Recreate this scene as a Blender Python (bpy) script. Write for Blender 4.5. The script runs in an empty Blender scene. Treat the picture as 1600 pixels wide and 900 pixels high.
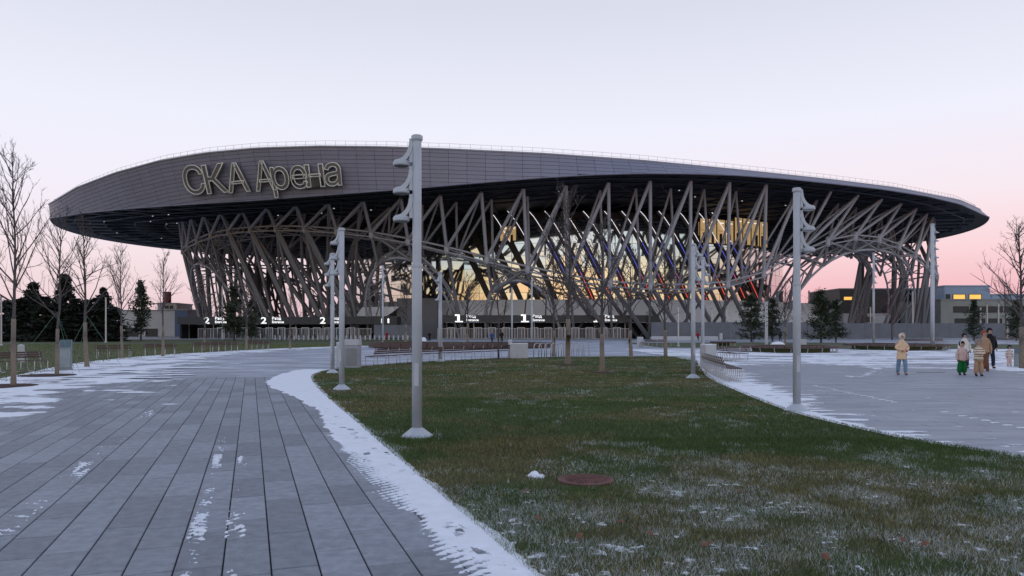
import bpy, math, random
import numpy as np
from mathutils import Vector, Matrix, Quaternion
R = math.radians
PI = math.pi
scene = bpy.context.scene
col = scene.collection

# ------------------------------------------------------------------ camera
F, HZ, EYE = 1150.0, 518.0, 1.6          # focal length and horizon in photo pixels, eye height in metres
cam_d = bpy.data.cameras.new('camera'); cam = bpy.data.objects.new('camera', cam_d); col.objects.link(cam)
cam.location = (0, 0, EYE); cam.rotation_euler = (R(90), 0, 0)
cam_d.sensor_width = 36; cam_d.lens = 36*F/1600
cam_d.shift_y = (HZ-450)/1600
cam_d.clip_start = 0.1; cam_d.clip_end = 6000
scene.camera = cam

# ------------------------------------------------------------------ sky and light
def lin(r, g, b, k=1.0):
    f = lambda c: ((c/255+0.055)/1.055)**2.4 if c > 10 else c/255/12.92
    return (f(r)*k, f(g)*k, f(b)*k, 1)
world = bpy.data.worlds.new('World'); scene.world = world; world.use_nodes = True
nt = world.node_tree; nt.nodes.clear()
def N(t, **k):
    n = nt.nodes.new(t)
    for a, v in k.items(): setattr(n, a, v)
    return n
tc = N('ShaderNodeTexCoord'); sep = N('ShaderNodeSeparateXYZ'); nt.links.new(tc.outputs['Generated'], sep.inputs[0])
def ramp(stops):
    r = N('ShaderNodeValToRGB'); e = r.color_ramp.elements
    while len(e) < len(stops): e.new(0.5)
    for el, (p, c) in zip(e, stops): el.position = p; el.color = c
    nt.links.new(sep.outputs['Z'], r.inputs[0]); return r
anti_r = ramp([(0, lin(208, 160, 172)), (.045, lin(228, 178, 187)), (.10, lin(236, 202, 208)), (.165, lin(234, 220, 228)),
             (.26, lin(226, 226, 240)), (.40, lin(206, 209, 223)), (1, lin(130, 150, 192))])
anti_l = ramp([(0, lin(212, 180, 188)), (.045, lin(226, 202, 208)), (.10, lin(231, 214, 221)), (.165, lin(230, 224, 236)),
             (.26, lin(225, 226, 239)), (.40, lin(206, 209, 223)), (1, lin(130, 150, 192))])
lr = N('ShaderNodeMapRange'); lr.inputs['From Min'].default_value = -.45; lr.inputs['From Max'].default_value = .4; nt.links.new(sep.outputs['X'], lr.inputs['Value'])
anti = N('ShaderNodeMixRGB'); nt.links.new(lr.outputs[0], anti.inputs[0]); nt.links.new(anti_l.outputs[0], anti.inputs[1]); nt.links.new(anti_r.outputs[0], anti.inputs[2])
solar = ramp([(0, lin(240, 165, 95)), (.025, lin(250, 200, 142, 1.05)), (.06, lin(246, 218, 172, 1.08)), (.085, lin(236, 222, 190, 1.05)), (.108, lin(205, 222, 232)),
              (.16, lin(200, 218, 234)), (.40, lin(200, 214, 234)), (1, lin(130, 150, 192))])
az = N('ShaderNodeMapRange'); az.inputs['From Min'].default_value = 0.35; az.inputs['From Max'].default_value = -0.75
az.interpolation_type = 'SMOOTHSTEP'
nt.links.new(sep.outputs['Y'], az.inputs['Value'])
mixs = N('ShaderNodeMixRGB'); nt.links.new(az.outputs[0], mixs.inputs[0])
nt.links.new(anti.outputs[0], mixs.inputs[1]); nt.links.new(solar.outputs[0], mixs.inputs[2])
nish = N('ShaderNodeTexSky'); nish.sky_type = 'NISHITA'; nish.sun_disc = False
nish.sun_elevation = R(1.0); nish.sun_rotation = R(180); nish.altitude = 0
bg = N('ShaderNodeBackground'); bg.inputs[1].default_value = 1.0
nt.links.new(mixs.outputs[0], bg.inputs[0])
bg2 = N('ShaderNodeBackground'); bg2.inputs[1].default_value = 0.02
nt.links.new(nish.outputs[0], bg2.inputs[0])
adds = N('ShaderNodeAddShader'); nt.links.new(bg.outputs[0], adds.inputs[0]); nt.links.new(bg2.outputs[0], adds.inputs[1])
wo = N('ShaderNodeOutputWorld'); nt.links.new(adds.outputs[0], wo.inputs[0])
sun_d = bpy.data.lights.new('sun', 'SUN'); sun_d.energy = 0.15; sun_d.angle = R(70); sun_d.color = (1, .88, .80)
sun = bpy.data.objects.new('sun', sun_d); col.objects.link(sun); sun.rotation_euler = (R(87), 0, R(6)); sun.location = (0, -50, 30)
vs = scene.view_settings
vs.view_transform = 'Standard'; vs.look = 'None'; vs.gamma = 1; vs.use_curve_mapping = False; vs.exposure = 0.16

# ------------------------------------------------------------------ helpers
def gp(px, py, z=0.0):
    D = (EYE-z)*F/(py-HZ); return Vector(((px-800)/F*D, D, z))
def wp(px, py, D): return Vector(((px-800)/F*D, D, EYE+(HZ-py)/F*D))
def proj(p): return (800+F*p[0]/p[1], HZ-F*(p[2]-EYE)/p[1])
MATS = {}
def mat(name, c, rough=.7, metal=0, var=.15, scale=3.0, bump=0, emit=None, estr=0, spec=.5, isl=0, c2=None, stretch=None, alpha=None, fine=None, world=False):
    """procedural material: base colour broken up by noise, optional per-piece variation and bump"""
    m = bpy.data.materials.new(name); m.use_nodes = True; t = m.node_tree; b = t.nodes['Principled BSDF']
    b.inputs['Roughness'].default_value = rough; b.inputs['Metallic'].default_value = metal
    b.inputs['Specular IOR Level'].default_value = spec
    L = t.links.new; nn = t.nodes.new
    co = nn('ShaderNodeTexCoord'); src = co.outputs['Object'] if not world else nn('ShaderNodeNewGeometry').outputs['Position']
    if stretch:
        mp = nn('ShaderNodeMapping'); mp.inputs['Scale'].default_value = stretch; L(src, mp.inputs[0]); src = mp.outputs[0]
    nz = nn('ShaderNodeTexNoise'); nz.inputs['Scale'].default_value = scale; nz.inputs['Detail'].default_value = 6; nz.inputs['Roughness'].default_value = .62
    L(src, nz.inputs['Vector'])
    rp = nn('ShaderNodeValToRGB'); rp.color_ramp.elements[0].position = .32; rp.color_ramp.elements[1].position = .68
    k0, k1 = 1-var, 1+var
    a, d = (c, c2) if c2 else (tuple(x*k0 for x in c[:3]), tuple(min(1, x*k1) for x in c[:3]))
    rp.color_ramp.elements[0].color = (*a[:3], 1); rp.color_ramp.elements[1].color = (*d[:3], 1)
    L(nz.outputs[0], rp.inputs[0]); out = rp.outputs[0]
    if isl:
        gi = nn('ShaderNodeNewGeometry'); oi = nn('ShaderNodeObjectInfo'); ad = nn('ShaderNodeMath'); ad.operation = 'ADD'
        L(gi.outputs['Random Per Island'], ad.inputs[0]); L(oi.outputs['Random'], ad.inputs[1])
        fr = nn('ShaderNodeMath'); fr.operation = 'FRACT'; L(ad.outputs[0], fr.inputs[0])
        mr = nn('ShaderNodeMapRange'); mr.inputs['To Min'].default_value = 1-isl; mr.inputs['To Max'].default_value = 1+isl; L(fr.outputs[0], mr.inputs[0])
        hs = nn('ShaderNodeHueSaturation'); L(mr.outputs[0], hs.inputs['Value']); L(out, hs.inputs['Color']); out = hs.outputs[0]
    L(out, b.inputs['Base Color'])
    if bump:
        n2 = nn('ShaderNodeTexNoise'); n2.inputs['Scale'].default_value = fine or scale*8; n2.inputs['Detail'].default_value = 4; L(src, n2.inputs['Vector'])
        bp = nn('ShaderNodeBump'); bp.inputs['Strength'].default_value = bump; bp.inputs['Distance'].default_value = .02
        L(n2.outputs[0], bp.inputs['Height']); L(bp.outputs[0], b.inputs['Normal'])
    if emit:
        b.inputs['Emission Color'].default_value = (*emit, 1); b.inputs['Emission Strength'].default_value = estr
    if alpha is not None: b.inputs['Alpha'].default_value = alpha
    MATS[name] = m; return m

class MB:
    def __init__(s): s.v = []; s.f = []; s.mi = []; s.cur = 0
    def add(s, v, f):
        o = len(s.v); s.v += [tuple(p) for p in v]; s.f += [tuple(i+o for i in q) for q in f]; s.mi += [s.cur]*len(f)
    def box(s, c, d, rz=0, M=None):
        x, y, z = d[0]/2, d[1]/2, d[2]/2
        p = [Vector((a*x, b*y, e*z)) for e in (-1, 1) for a, b in ((-1, -1), (1, -1), (1, 1), (-1, 1))]
        if M is None: M = Matrix.Translation(c) @ Matrix.Rotation(rz, 4, 'Z')
        s.add([M @ q for q in p], [(3, 2, 1, 0), (4, 5, 6, 7), (0, 1, 5, 4), (1, 2, 6, 5), (2, 3, 7, 6), (3, 0, 4, 7)])
    def tube(s, path, rad, n=6, cap=True):
        path = [Vector(p) for p in path]; m = len(path)
        if not hasattr(rad, '__len__'): rad = [rad]*m
        vs_, ref = [], None
        for i, p in enumerate(path):
            d = (path[min(i+1, m-1)]-path[max(i-1, 0)])
            d = d.normalized() if d.length > 1e-9 else Vector((0, 0, 1))
            if ref is None: ref = Vector((1, 0, 0)) if abs(d.x) < .8 else Vector((0, 1, 0))
            a = ref-d*ref.dot(d); a.normalize(); ref = a; b = d.cross(a)
            for k in range(n):
                t = 2*PI*k/n; vs_.append(p+(a*math.cos(t)+b*math.sin(t))*rad[i])
        fs = [(i*n+k, i*n+(k+1) % n, (i+1)*n+(k+1) % n, (i+1)*n+k) for i in range(m-1) for k in range(n)]
        if cap and n > 2: fs += [tuple(range(n-1, -1, -1)), tuple((m-1)*n+k for k in range(n))]
        s.add(vs_, fs)
    def lathe(s, prof, n=12, c=(0, 0, 0), sx=1, sy=1, phase=0):
        v = [(c[0]+r*math.cos(2*PI*k/n+phase)*sx, c[1]+r*math.sin(2*PI*k/n+phase)*sy, c[2]+z) for r, z in prof for k in range(n)]
        f = [(i*n+k, i*n+(k+1) % n, (i+1)*n+(k+1) % n, (i+1)*n+k) for i in range(len(prof)-1) for k in range(n)]
        f += [tuple(range(n-1, -1, -1)), tuple((len(prof)-1)*n+k for k in range(n))]
        s.add(v, f)
    def mesh(s, name, m, smooth=False):
        me = bpy.data.meshes.new(name); me.from_pydata(s.v, [], s.f)
        for q in (m if isinstance(m, (list, tuple)) else [m]): me.materials.append(q)
        if isinstance(m, (list, tuple)): me.polygons.foreach_set('material_index', s.mi)
        if smooth: me.polygons.foreach_set('use_smooth', [True]*len(me.polygons))
        me.update(); return me
    def build(s, name, m, parent=None, smooth=False):
        return link(name, s.mesh(name, m, smooth), parent)
def link(name, me, parent=None, M=None):
    o = bpy.data.objects.new(name, me); col.objects.link(o)
    if parent: o.parent = parent
    if M is not None: o.matrix_basis = M
    return o
def tag(o, label=None, cat=None, group=None, kind=None):
    if label: o['label'] = label
    if cat: o['category'] = cat
    if group: o['group'] = group
    if kind: o['kind'] = kind
    return o
def thing(name, label, cat, loc=(0, 0, 0), rz=0, group=None):
    o = bpy.data.objects.new(name, None); col.objects.link(o); o.location = loc; o.rotation_euler = (0, 0, rz)
    o.empty_display_size = .2
    return tag(o, label, cat, group)
def copy_tree(src, parent=None):
    c = src.copy(); col.objects.link(c)
    if parent: c.parent = parent
    for ch in KIDS(src): copy_tree(ch, c)
    return c
def KIDS(o): return list(o.children)
def seg(name, me, a, b, r, parent, rr=None):
    """a shared unit rod (along z, radius 1, length 1) laid from a to b"""
    a, b = Vector(a), Vector(b); d = b-a
    M = Matrix.Translation(a) @ d.to_track_quat('Z', 'Y').to_matrix().to_4x4() @ Matrix.Diagonal((r, rr or r, d.length, 1))
    return link(name, me, parent, M)
def hash2(ix, iy, sd):
    h = np.sin(ix*127.1+iy*311.7+sd*74.7)*43758.5453; return h-np.floor(h)
def vnoise(x, y, sd=0):
    ix, iy = np.floor(x), np.floor(y); fx, fy = x-ix, y-iy; fx = fx*fx*(3-2*fx); fy = fy*fy*(3-2*fy)
    return (hash2(ix, iy, sd)*(1-fx)+hash2(ix+1, iy, sd)*fx)*(1-fy)+(hash2(ix, iy+1, sd)*(1-fx)+hash2(ix+1, iy+1, sd)*fx)*fy
def fbm(x, y, sd=0, o=4):
    s, a, t = 0, 1, 0
    for k in range(o): s = s+a*vnoise(x*2**k, y*2**k, sd+k*3); t += a; a *= .55
    return s/t
def inside(x, y, poly):
    r = np.zeros(x.shape, bool); n = len(poly)
    for i in range(n):
        x0, y0 = poly[i][:2]; x1, y1 = poly[(i+1) % n][:2]
        c = (y0 > y) != (y1 > y)
        with np.errstate(divide='ignore', invalid='ignore'): r ^= c & (x < (x1-x0)*(y-y0)/(y1-y0)+x0)
    return r
def spline(pts, step, closed=False):
    """Catmull-Rom through 2-D points resampled at about `step`"""
    P = [Vector((p[0], p[1])) for p in pts]; n = len(P); out = []
    rng = range(n if closed else n-1)
    for i in rng:
        if closed: a, b, c, d = P[i-1], P[i], P[(i+1) % n], P[(i+2) % n]
        else: a, b, c, d = P[max(i-1, 0)], P[i], P[i+1], P[min(i+2, n-1)]
        k = max(1, int((c-b).length/step))
        for j in range(k):
            t = j/k
            out.append(.5*((2*b)+(c-a)*t+(2*a-5*b+4*c-d)*t*t+(3*b-a-3*c+d)*t**3))
    if not closed: out.append(P[-1])
    return out
def npmesh(name, V, Fq, m, parent=None, smooth=True):
    """mesh from numpy verts (n,3) and faces (m,k)"""
    me = bpy.data.meshes.new(name); k = Fq.shape[1]
    me.vertices.add(len(V)); me.vertices.foreach_set('co', V.astype(np.float32).ravel())
    me.loops.add(Fq.size); me.loops.foreach_set('vertex_index', Fq.astype(np.int32).ravel())
    me.polygons.add(len(Fq)); me.polygons.foreach_set('loop_start', np.arange(0, Fq.size, k, dtype=np.int32))
    me.polygons.foreach_set('loop_total', np.full(len(Fq), k, np.int32))
    me.polygons.foreach_set('use_smooth', np.full(len(Fq), smooth, bool))
    me.materials.append(m); me.update(calc_edges=True)
    return link(name, me, parent)

# ------------------------------------------------------------------ materials
slab_m = mat('granite_slab', (.238, .252, .285), .6, var=.2, scale=9, bump=.45, isl=.2, fine=70, world=True)
bed_m = mat('joint_sand', (.02, .02, .024), .9, var=.3, scale=6)
snow_m = mat('snow', (.84, .855, .90), .65, var=.06, scale=5, bump=.35, fine=40)
def thin_snow():
    m = snow_m; t = m.node_tree; b = t.nodes['Principled BSDF']; L = t.links.new; nn = t.nodes.new
    at = nn('ShaderNodeAttribute'); at.attribute_name = 'cover'; co = nn('ShaderNodeTexCoord')
    n1 = nn('ShaderNodeTexNoise'); n1.inputs['Scale'].default_value = 26; n1.inputs['Detail'].default_value = 5; n1.inputs['Roughness'].default_value = .75; L(co.outputs['Object'], n1.inputs[0])
    n2 = nn('ShaderNodeTexNoise'); n2.inputs['Scale'].default_value = 3.2; n2.inputs['Detail'].default_value = 5; n2.inputs['Roughness'].default_value = .7; L(co.outputs['Object'], n2.inputs[0])
    ad = nn('ShaderNodeMath'); ad.operation = 'ADD'; L(n1.outputs[0], ad.inputs[0]); L(n2.outputs[0], ad.inputs[1])
    mr = nn('ShaderNodeMath'); mr.operation = 'SUBTRACT'; L(at.outputs['Fac'], mr.inputs[0]); L(ad.outputs[0], mr.inputs[1])
    ms = nn('ShaderNodeMapRange'); ms.inputs['From Min'].default_value = -.80; ms.inputs['From Max'].default_value = -.45; L(mr.outputs[0], ms.inputs['Value'])
    L(ms.outputs[0], b.inputs['Alpha']); return m
field_m = snow_m; snow_m = mat('packed_snow', (.84, .855, .90), .65, var=.06, scale=5, bump=.35, fine=40); pile_m = snow_m; snow_m = field_m; thin_snow()
steel_m = mat('galvanised_lamp_paint', (.46, .485, .53), .45, .1, var=.06, scale=4)
rail_m = mat('steel_tube', (.50, .50, .52), .35, .55, var=.06, scale=6)
darklum_m = mat('lamp_glass', (.08, .08, .09), .2)
wood_m = mat('dark_wood', (.085, .05, .045), .6, var=.3, scale=5, stretch=(1, 1, 8))
conc_m = mat('pale_concrete', (.50, .50, .52), .8, var=.08, scale=4, bump=.1)
fascia_m = mat('fascia_panel', (.232, .226, .285), .5, .12, var=.04, scale=.3, isl=.05)
gap_m = mat('fascia_gap', (.03, .028, .032), .8)
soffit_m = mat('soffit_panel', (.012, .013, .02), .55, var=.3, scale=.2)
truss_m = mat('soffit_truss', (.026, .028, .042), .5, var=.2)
roof_m = mat('roof_membrane', (.55, .55, .58), .8, var=.1, scale=.3)
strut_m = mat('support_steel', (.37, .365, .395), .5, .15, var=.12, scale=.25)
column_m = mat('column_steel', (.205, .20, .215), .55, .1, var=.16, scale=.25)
glass_m = mat('mirror_glass', (.66, .66, .64), .04, 1.0, var=.05, scale=.4)
mull_m = mat('mullion', (.015, .015, .018), .4)
podium_m = mat('podium_cladding', (.86, .87, .92), .6, var=.07, scale=.3, isl=.07)
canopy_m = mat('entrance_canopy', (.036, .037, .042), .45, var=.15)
inner_m = mat('entrance_interior', (.016, .016, .018), .7)
letter_m = mat('letter_face', (.17, .16, .155), .4, .4, var=.05)
rim_m = mat('letter_rim', (.66, .64, .58), .35, .2, var=.08)
signlit_m = mat('lit_sign', (.9, .9, .9), .5, emit=(1, 1, 1), estr=.8)
ledw_m = mat('led_white', (.8, .8, .8), emit=(.95, .93, 1), estr=.9)
ledb_m = mat('led_blue', (.1, .1, .6), emit=(.12, .14, .75), estr=.8)
ledr_m = mat('led_red', (.6, .05, .03), emit=(1, .10, .07), estr=1.0)
warm_m = mat('lit_room', (.6, .4, .2), emit=(1, .66, .30), estr=.32, var=.5, scale=.5)
warmo_m = mat('glowing_window', (.6, .4, .1), emit=(1, .53, .10), estr=.85)  # lit windows of the far buildings, even orange emission
bark_m = mat('bark', (.085, .072, .070), .85, var=.35, scale=9, bump=.4)
wrap_m = mat('burlap_wrap', (.235, .185, .145), .9, var=.22, scale=22, bump=.5, stretch=(1, 1, .5))
twig_m = mat('twig', (.085, .07, .068), .8, var=.25, scale=8)
redtwig_m = mat('red_twig', (.13, .068, .066), .8, var=.25, scale=8)
soil_m = mat('mulch', (.05, .026, .02), .95, var=.4, scale=14, bump=.6)
needle_m = mat('needles', (.032, .048, .024), .75, var=.45, scale=1.4)
darkneedle_m = mat('dark_needles', (.016, .022, .015), .8, var=.4, scale=1.4)
farlawn_m = mat('far_lawn', (.05, .072, .026), .9, c2=(.10, .108, .048), scale=.9, bump=.5, fine=14)
rust_m = mat('rusted_iron', (.105, .04, .035), .75, c2=(.19, .085, .075), scale=9, bump=.5)
leaf_m = mat('dead_leaf', (.17, .075, .04), .8, var=.3, scale=20)
grey_m = mat('grey_metal', (.22, .23, .25), .5, .3, var=.08)
greysl_m = mat('pale_slate_metal', (.20, .24, .26), .5, .2, var=.1)

# ground sheet with paving pattern and frost
def plaza_mat():
    m = bpy.data.materials.new('frosted_paving'); m.use_nodes = True; t = m.node_tree; b = t.nodes['Principled BSDF']; L = t.links.new; nn = t.nodes.new
    b.inputs['Roughness'].default_value = .65
    co = nn('ShaderNodeTexCoord'); mp = nn('ShaderNodeMapping'); mp.inputs['Rotation'].default_value = (0, 0, R(8)); L(co.outputs['Object'], mp.inputs[0])
    br = nn('ShaderNodeTexBrick'); br.inputs['Scale'].default_value = 1; br.inputs['Brick Width'].default_value = .9; br.inputs['Row Height'].default_value = .31
    br.inputs['Mortar Size'].default_value = .006
    br.inputs['Color1'].default_value = (.22, .235, .27, 1); br.inputs['Color2'].default_value = (.27, .285, .32, 1); br.inputs['Mortar'].default_value = (.05, .05, .06, 1)
    L(mp.outputs[0], br.inputs[0])
    m2 = nn('ShaderNodeMapping'); m2.inputs['Scale'].default_value = (.22, .5, 1); L(co.outputs['Object'], m2.inputs[0])
    n1 = nn('ShaderNodeTexNoise'); n1.inputs['Scale'].default_value = 1; n1.inputs['Detail'].default_value = 8; n1.inputs['Roughness'].default_value = .68; L(m2.outputs[0], n1.inputs[0])
    rp = nn('ShaderNodeValToRGB'); rp.color_ramp.elements[0].position = .44; rp.color_ramp.elements[1].position = .62; L(n1.outputs[0], rp.inputs[0])
    n2 = nn('ShaderNodeTexNoise'); n2.inputs['Scale'].default_value = .04; n2.inputs['Detail'].default_value = 2; L(co.outputs['Object'], n2.inputs[0])
    mu = nn('ShaderNodeMath'); mu.operation = 'MULTIPLY_ADD'; mu.inputs[1].default_value = .75; mu.inputs[2].default_value = .12; L(rp.outputs[0], mu.inputs[0])
    mx = nn('ShaderNodeMixRGB'); mx.inputs[2].default_value = (.58, .61, .68, 1); L(mu.outputs[0], mx.inputs[0]); L(br.outputs[0], mx.inputs[1]); L(mx.outputs[0], b.inputs['Base Color'])
    return m
plaza_m = plaza_mat()

# ------------------------------------------------------------------ ground
mb = MB(); mb.add([(-3000, -500, -.06), (3000, -500, -.06), (3000, 4500, -.06), (-3000, 4500, -.06)], [(0, 1, 2, 3)])
tag(mb.build('ground', farlawn_m), 'dark winter ground stretching to the horizon', kind='structure')
mb = MB(); mb.add([(-260, -20, -.022), (320, -20, -.022), (320, 330, -.022), (-260, 330, -.022)], [(0, 1, 2, 3)])
tag(mb.build('plaza', plaza_m), 'grey paved plaza dusted with frost in front of the arena', kind='structure')

# left path: rows of long granite slabs running towards the pixel column 392
VA = math.atan2(392-800, F); vdir = Vector((math.sin(VA), math.cos(VA))); udir = Vector((vdir.y, -vdir.x))
def rs(r, s): return (udir.x*r+vdir.x*s, udir.y*r+vdir.y*s)
LAWN_R = 1.74
lawn_pts = [rs(LAWN_R, -4), rs(LAWN_R, 0), rs(LAWN_R, 5), rs(LAWN_R, 10), rs(LAWN_R, 14)] + [tuple(gp(*p)[:2]) for p in
    [(500, 611), (486, 592), (492, 584), (520, 577), (600, 569), (700, 563), (800, 559.5), (900, 557.5), (1000, 557), (1055, 557), (1086, 561),
     (1098, 573), (1112, 590), (1160, 612), (1245, 644), (1400, 681), (1500, 698), (1600, 713)]] + [(7.6, 6.5), (9, 2), (10, -4)]
lawn_line = spline(lawn_pts, .25)
lawn_poly = [(p.x, p.y) for p in lawn_line]
bedpoly = [rs(-17, -3), rs(LAWN_R+.3, -3), rs(LAWN_R+.3, 27.5), rs(-17, 27.5)]
mb = MB(); mb.add([(x, y, -.016) for x, y in bedpoly], [(0, 1, 2, 3)])
paving = tag(mb.build('footpath', bed_m), 'wide footpath of long grey granite slabs with dark joints', kind='structure')
rnd = random.Random(5)
W_, L_ = .31, .92
slabs = []
for i in range(int(18.6/W_)):
    r0 = LAWN_R+.25-W_*(i+1); s = -2.6-rnd.random()*L_
    while s < 27:
        ln = L_*rnd.choice((1, 1, 1, .66, 1.33)); c = rs(r0+W_/2, s+ln/2); slabs.append((c, ln, r0, s)); s += ln
def slab_mesh(ln):
    mb = MB(); w, l, e = (W_-.011)/2, (ln-.013)/2, .005
    v = [(-w, -l, -.02), (w, -l, -.02), (w, l, -.02), (-w, l, -.02), (-w, -l, -e), (w, -l, -e), (w, l, -e), (-w, l, -e), (-w+e, -l+e*.6, 0), (w-e, -l+e*.6, 0), (w-e, l-e*.6, 0), (-w+e, l-e*.6, 0)]
    mb.add(v, [(0, 1, 5, 4), (1, 2, 6, 5), (2, 3, 7, 6), (3, 0, 4, 7), (4, 5, 9, 8), (5, 6, 10, 9), (6, 7, 11, 10), (7, 4, 8, 11), (8, 9, 10, 11)])
    return mb
slab_me = {}
def vis(c): return c[1] > 4.5 and -820 < F*c[0]/c[1] < 60
ordr = sorted([s for s in slabs if vis(s[0])], key=lambda q: q[0][1])
near = ordr[:300]; nset = set(id(q) for q in near)
rz_ = -VA
for q in near:
    k = round(q[1], 3)
    if k not in slab_me: slab_me[k] = slab_mesh(q[1]).mesh('paving_slab', slab_m)
    o = link('paving_slab', slab_me[k], paving); o.location = (q[0][0], q[0][1], rnd.uniform(-.0012, .0012)); o.rotation_euler = (0, 0, rz_)
mb = MB()
for q in slabs:
    if id(q) in nset: continue
    sm = slab_mesh(q[1]); M = Matrix.Translation((q[0][0], q[0][1], rnd.uniform(-.001, .001))) @ Matrix.Rotation(rz_, 4, 'Z')
    mb.add([M @ Vector(v) for v in sm.v], sm.f)
o = mb.build('paving_slabs', slab_m, paving); o['kind'] = 'stuff'

# right path: rows across the walkway
rbed = [(5.0, 8.5), (34, 8.5), (34, 44), (7.5, 44), (5.0, 20)]
mb = MB(); mb.add([(x, y, -.0165) for x, y in rbed], [tuple(range(5))])
rpath = tag(mb.build('walkway', mat('walkway_joint', (.11, .115, .13), .9, var=.2)), 'grey slab walkway on the right with streaks of frost', kind='structure')
mb = MB(); y = 8.6; ra = R(-5)
k = 0
while y < 40:
    x = 4.9+rnd.random()*.9
    lim = 7+y*.72
    while x < lim:
        ln = .92; w, l = (.31-.006)/2, (ln-.006)/2; cx, cy = x+ln/2, y+(x-6)*math.tan(ra)
        if cy > 8.55:
            z = rnd.uniform(-.0015, .0015)
            ca, sa = math.cos(ra), math.sin(ra)
            pts = [(cx+a*l*ca-b*w*sa, cy+a*l*sa+b*w*ca) for a, b in ((-1, -1), (1, -1), (1, 1), (-1, 1))]
            mb.add([(p[0], p[1], zz) for zz in (-.02, z) for p in pts], [(4, 5, 6, 7), (0, 1, 5, 4), (1, 2, 6, 5), (2, 3, 7, 6), (3, 0, 4, 7)])
        x += ln
    y += .31
o = mb.build('paving_slabs', mat('walkway_slab', (.235, .25, .285), .6, c2=(.36, .375, .415), var=.2, scale=1.3, bump=.2, isl=.07, stretch=(.35, 1.4, 1)), rpath); o['kind'] = 'stuff'

# ------------------------------------------------------------------ snow lying on the paving (height fields that dip under it where there is none)
THK = .012
def snow_sheet(label, P, Q, depth):
    """P (n,m,2) plan positions, depth (n,m)"""
    cover = np.clip(depth/THK, 0, 1); depth = np.where(depth < 0, depth*3, depth*1.0)
    n, m = depth.shape; V = np.concatenate([P.reshape(-1, 2), np.clip(depth, -.02, .2).reshape(-1, 1)], 1)
    i = np.arange(n*m).reshape(n, m)
    Fq = np.stack([i[:-1, :-1], i[1:, :-1], i[1:, 1:], i[:-1, 1:]], -1).reshape(-1, 4)
    keep = (V[Fq][:, :, 2] > -.001).any(1); o = npmesh('snow', V, Fq[keep], snow_m)
    o.data.attributes.new('cover', 'FLOAT', 'POINT').data.foreach_set('value', cover.ravel().astype(np.float32))
    return tag(o, label, 'snow', kind='stuff')
def along(line, offs):
    L = np.array([(p.x, p.y) for p in line]); T = np.gradient(L, axis=0); T /= np.linalg.norm(T, axis=1)[:, None]
    Nn = np.stack([-T[:, 1], T[:, 0]], 1)
    arc = np.concatenate([[0], np.cumsum(np.linalg.norm(np.diff(L, axis=0), axis=1))])
    return L[:, None, :]+Nn[:, None, :]*np.array(offs)[None, :, None], arc
fine = spline(lawn_pts, .028)
end = next(i for i, p in enumerate(fine) if i > 200 and p.y > 31)
ln_ = fine[:end][::1]
ofs = np.arange(-.16, 1.75, .028)
P, arc = along(ln_, ofs)                      # left side of travel = path side
A_, O_ = np.meshgrid(arc, ofs, indexing='ij')
wd = .50+.10*np.sin(A_*.5)+np.clip((A_-19)/8, 0, 1)*.8
comb = np.abs(((A_+O_*.55+.06*vnoise(A_*1.3, O_*2, 4))/.115) % 1-.5)*2
near_k = np.clip((17-A_)/4, 0, 1)
edge = wd+(comb-.55)*.26*near_k*np.clip(vnoise(A_*.6, O_*0, 8)*1.8, .3, 1.2)+(fbm(A_*2.5, O_*2.5, 2)-.5)*.28
dep = np.clip((edge-O_)/.06, -1, 1)*.011
dep = np.where(dep > 0, dep+.006*(fbm(A_*5, O_*5, 7)-.45), dep)
inn = -.06+(fbm(A_*3, A_*0, 11)-.5)*.16
dep = np.where(O_ < inn, dep-(inn-O_)*.3, dep)
# shoe prints
rp_ = np.random.RandomState(3)
for k in range(38):
    a0, o0, an = rp_.uniform(6, 20), rp_.uniform(.02, .42), rp_.uniform(-.5, .5)
    da, do = A_-a0, O_-o0; ca, sa = math.cos(an), math.sin(an); u, v = da*ca+do*sa, -da*sa+do*ca
    e = (u/.14)**2+(v/.052)**2
    dep = dep-.005*(e < 1)+.004*((e > 1) & (e < 1.5))
snow_sheet('strip of trodden snow along the left edge of the lawn', P, None, dep)
# right side of the lawn
st = next(i for i, p in enumerate(fine) if p.x > 8 and p.y < 40)
rl = fine[st:][::2]; ofs = np.arange(-.12, 2.1, .05)
P, arc = along(rl, ofs); A_, O_ = np.meshgrid(arc, ofs, indexing='ij')
X_, Y_ = P[..., 0], P[..., 1]
wd = .28+1.0*np.clip((Y_-9)/8, 0, 1)+.4*np.clip((Y_-16)/6, 0, 1)
dep = np.clip((wd*1.05-O_)/.9, -1, 1)*.02+(fbm(X_*1.6, Y_*4.5, 31)-.52)*.05*np.clip(O_*2.2, .15, 1)
snow_sheet('streaky snow band along the right edge of the lawn', P, None, dep-.004)
# tyre tracks on the left path
def track(label, r0, s0, s1, w, thr, slant, sp=.1, curve=0):
    s = np.arange(s0, s1, .022); o = np.arange(-w, w, .022); S, O = np.meshgrid(s, o, indexing='ij')
    rr = r0+O+curve*np.clip((S-16)/8, 0, 1)**2
    P = np.stack([udir.x*rr+vdir.x*S, udir.y*rr+vdir.y*S], -1)
    c = np.abs(((S+O*slant+.05*vnoise(S*2, O*3, 3))/sp) % 1-.5)*2
    d = (c-.62-.02*np.clip(S-11, 0, 12))*.05+(fbm(S*1.1, O*4, 17)-thr)*.09-np.clip((np.abs(O)/w-.6), 0, 1)*.08-.006+(fbm(S*5, O*16, 19)-.5)*.06-.004*np.clip(S-10, 0, 6)
    return snow_sheet(label, P, None, d)
track('row of short snow tread marks down the middle of the footpath', -.40, 3.5, 14, .085, .43, .55, .105)
track('faint snow tread marks just right of the brighter row', -.12, 4, 10, .11, .56, -.9, .12)
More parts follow.
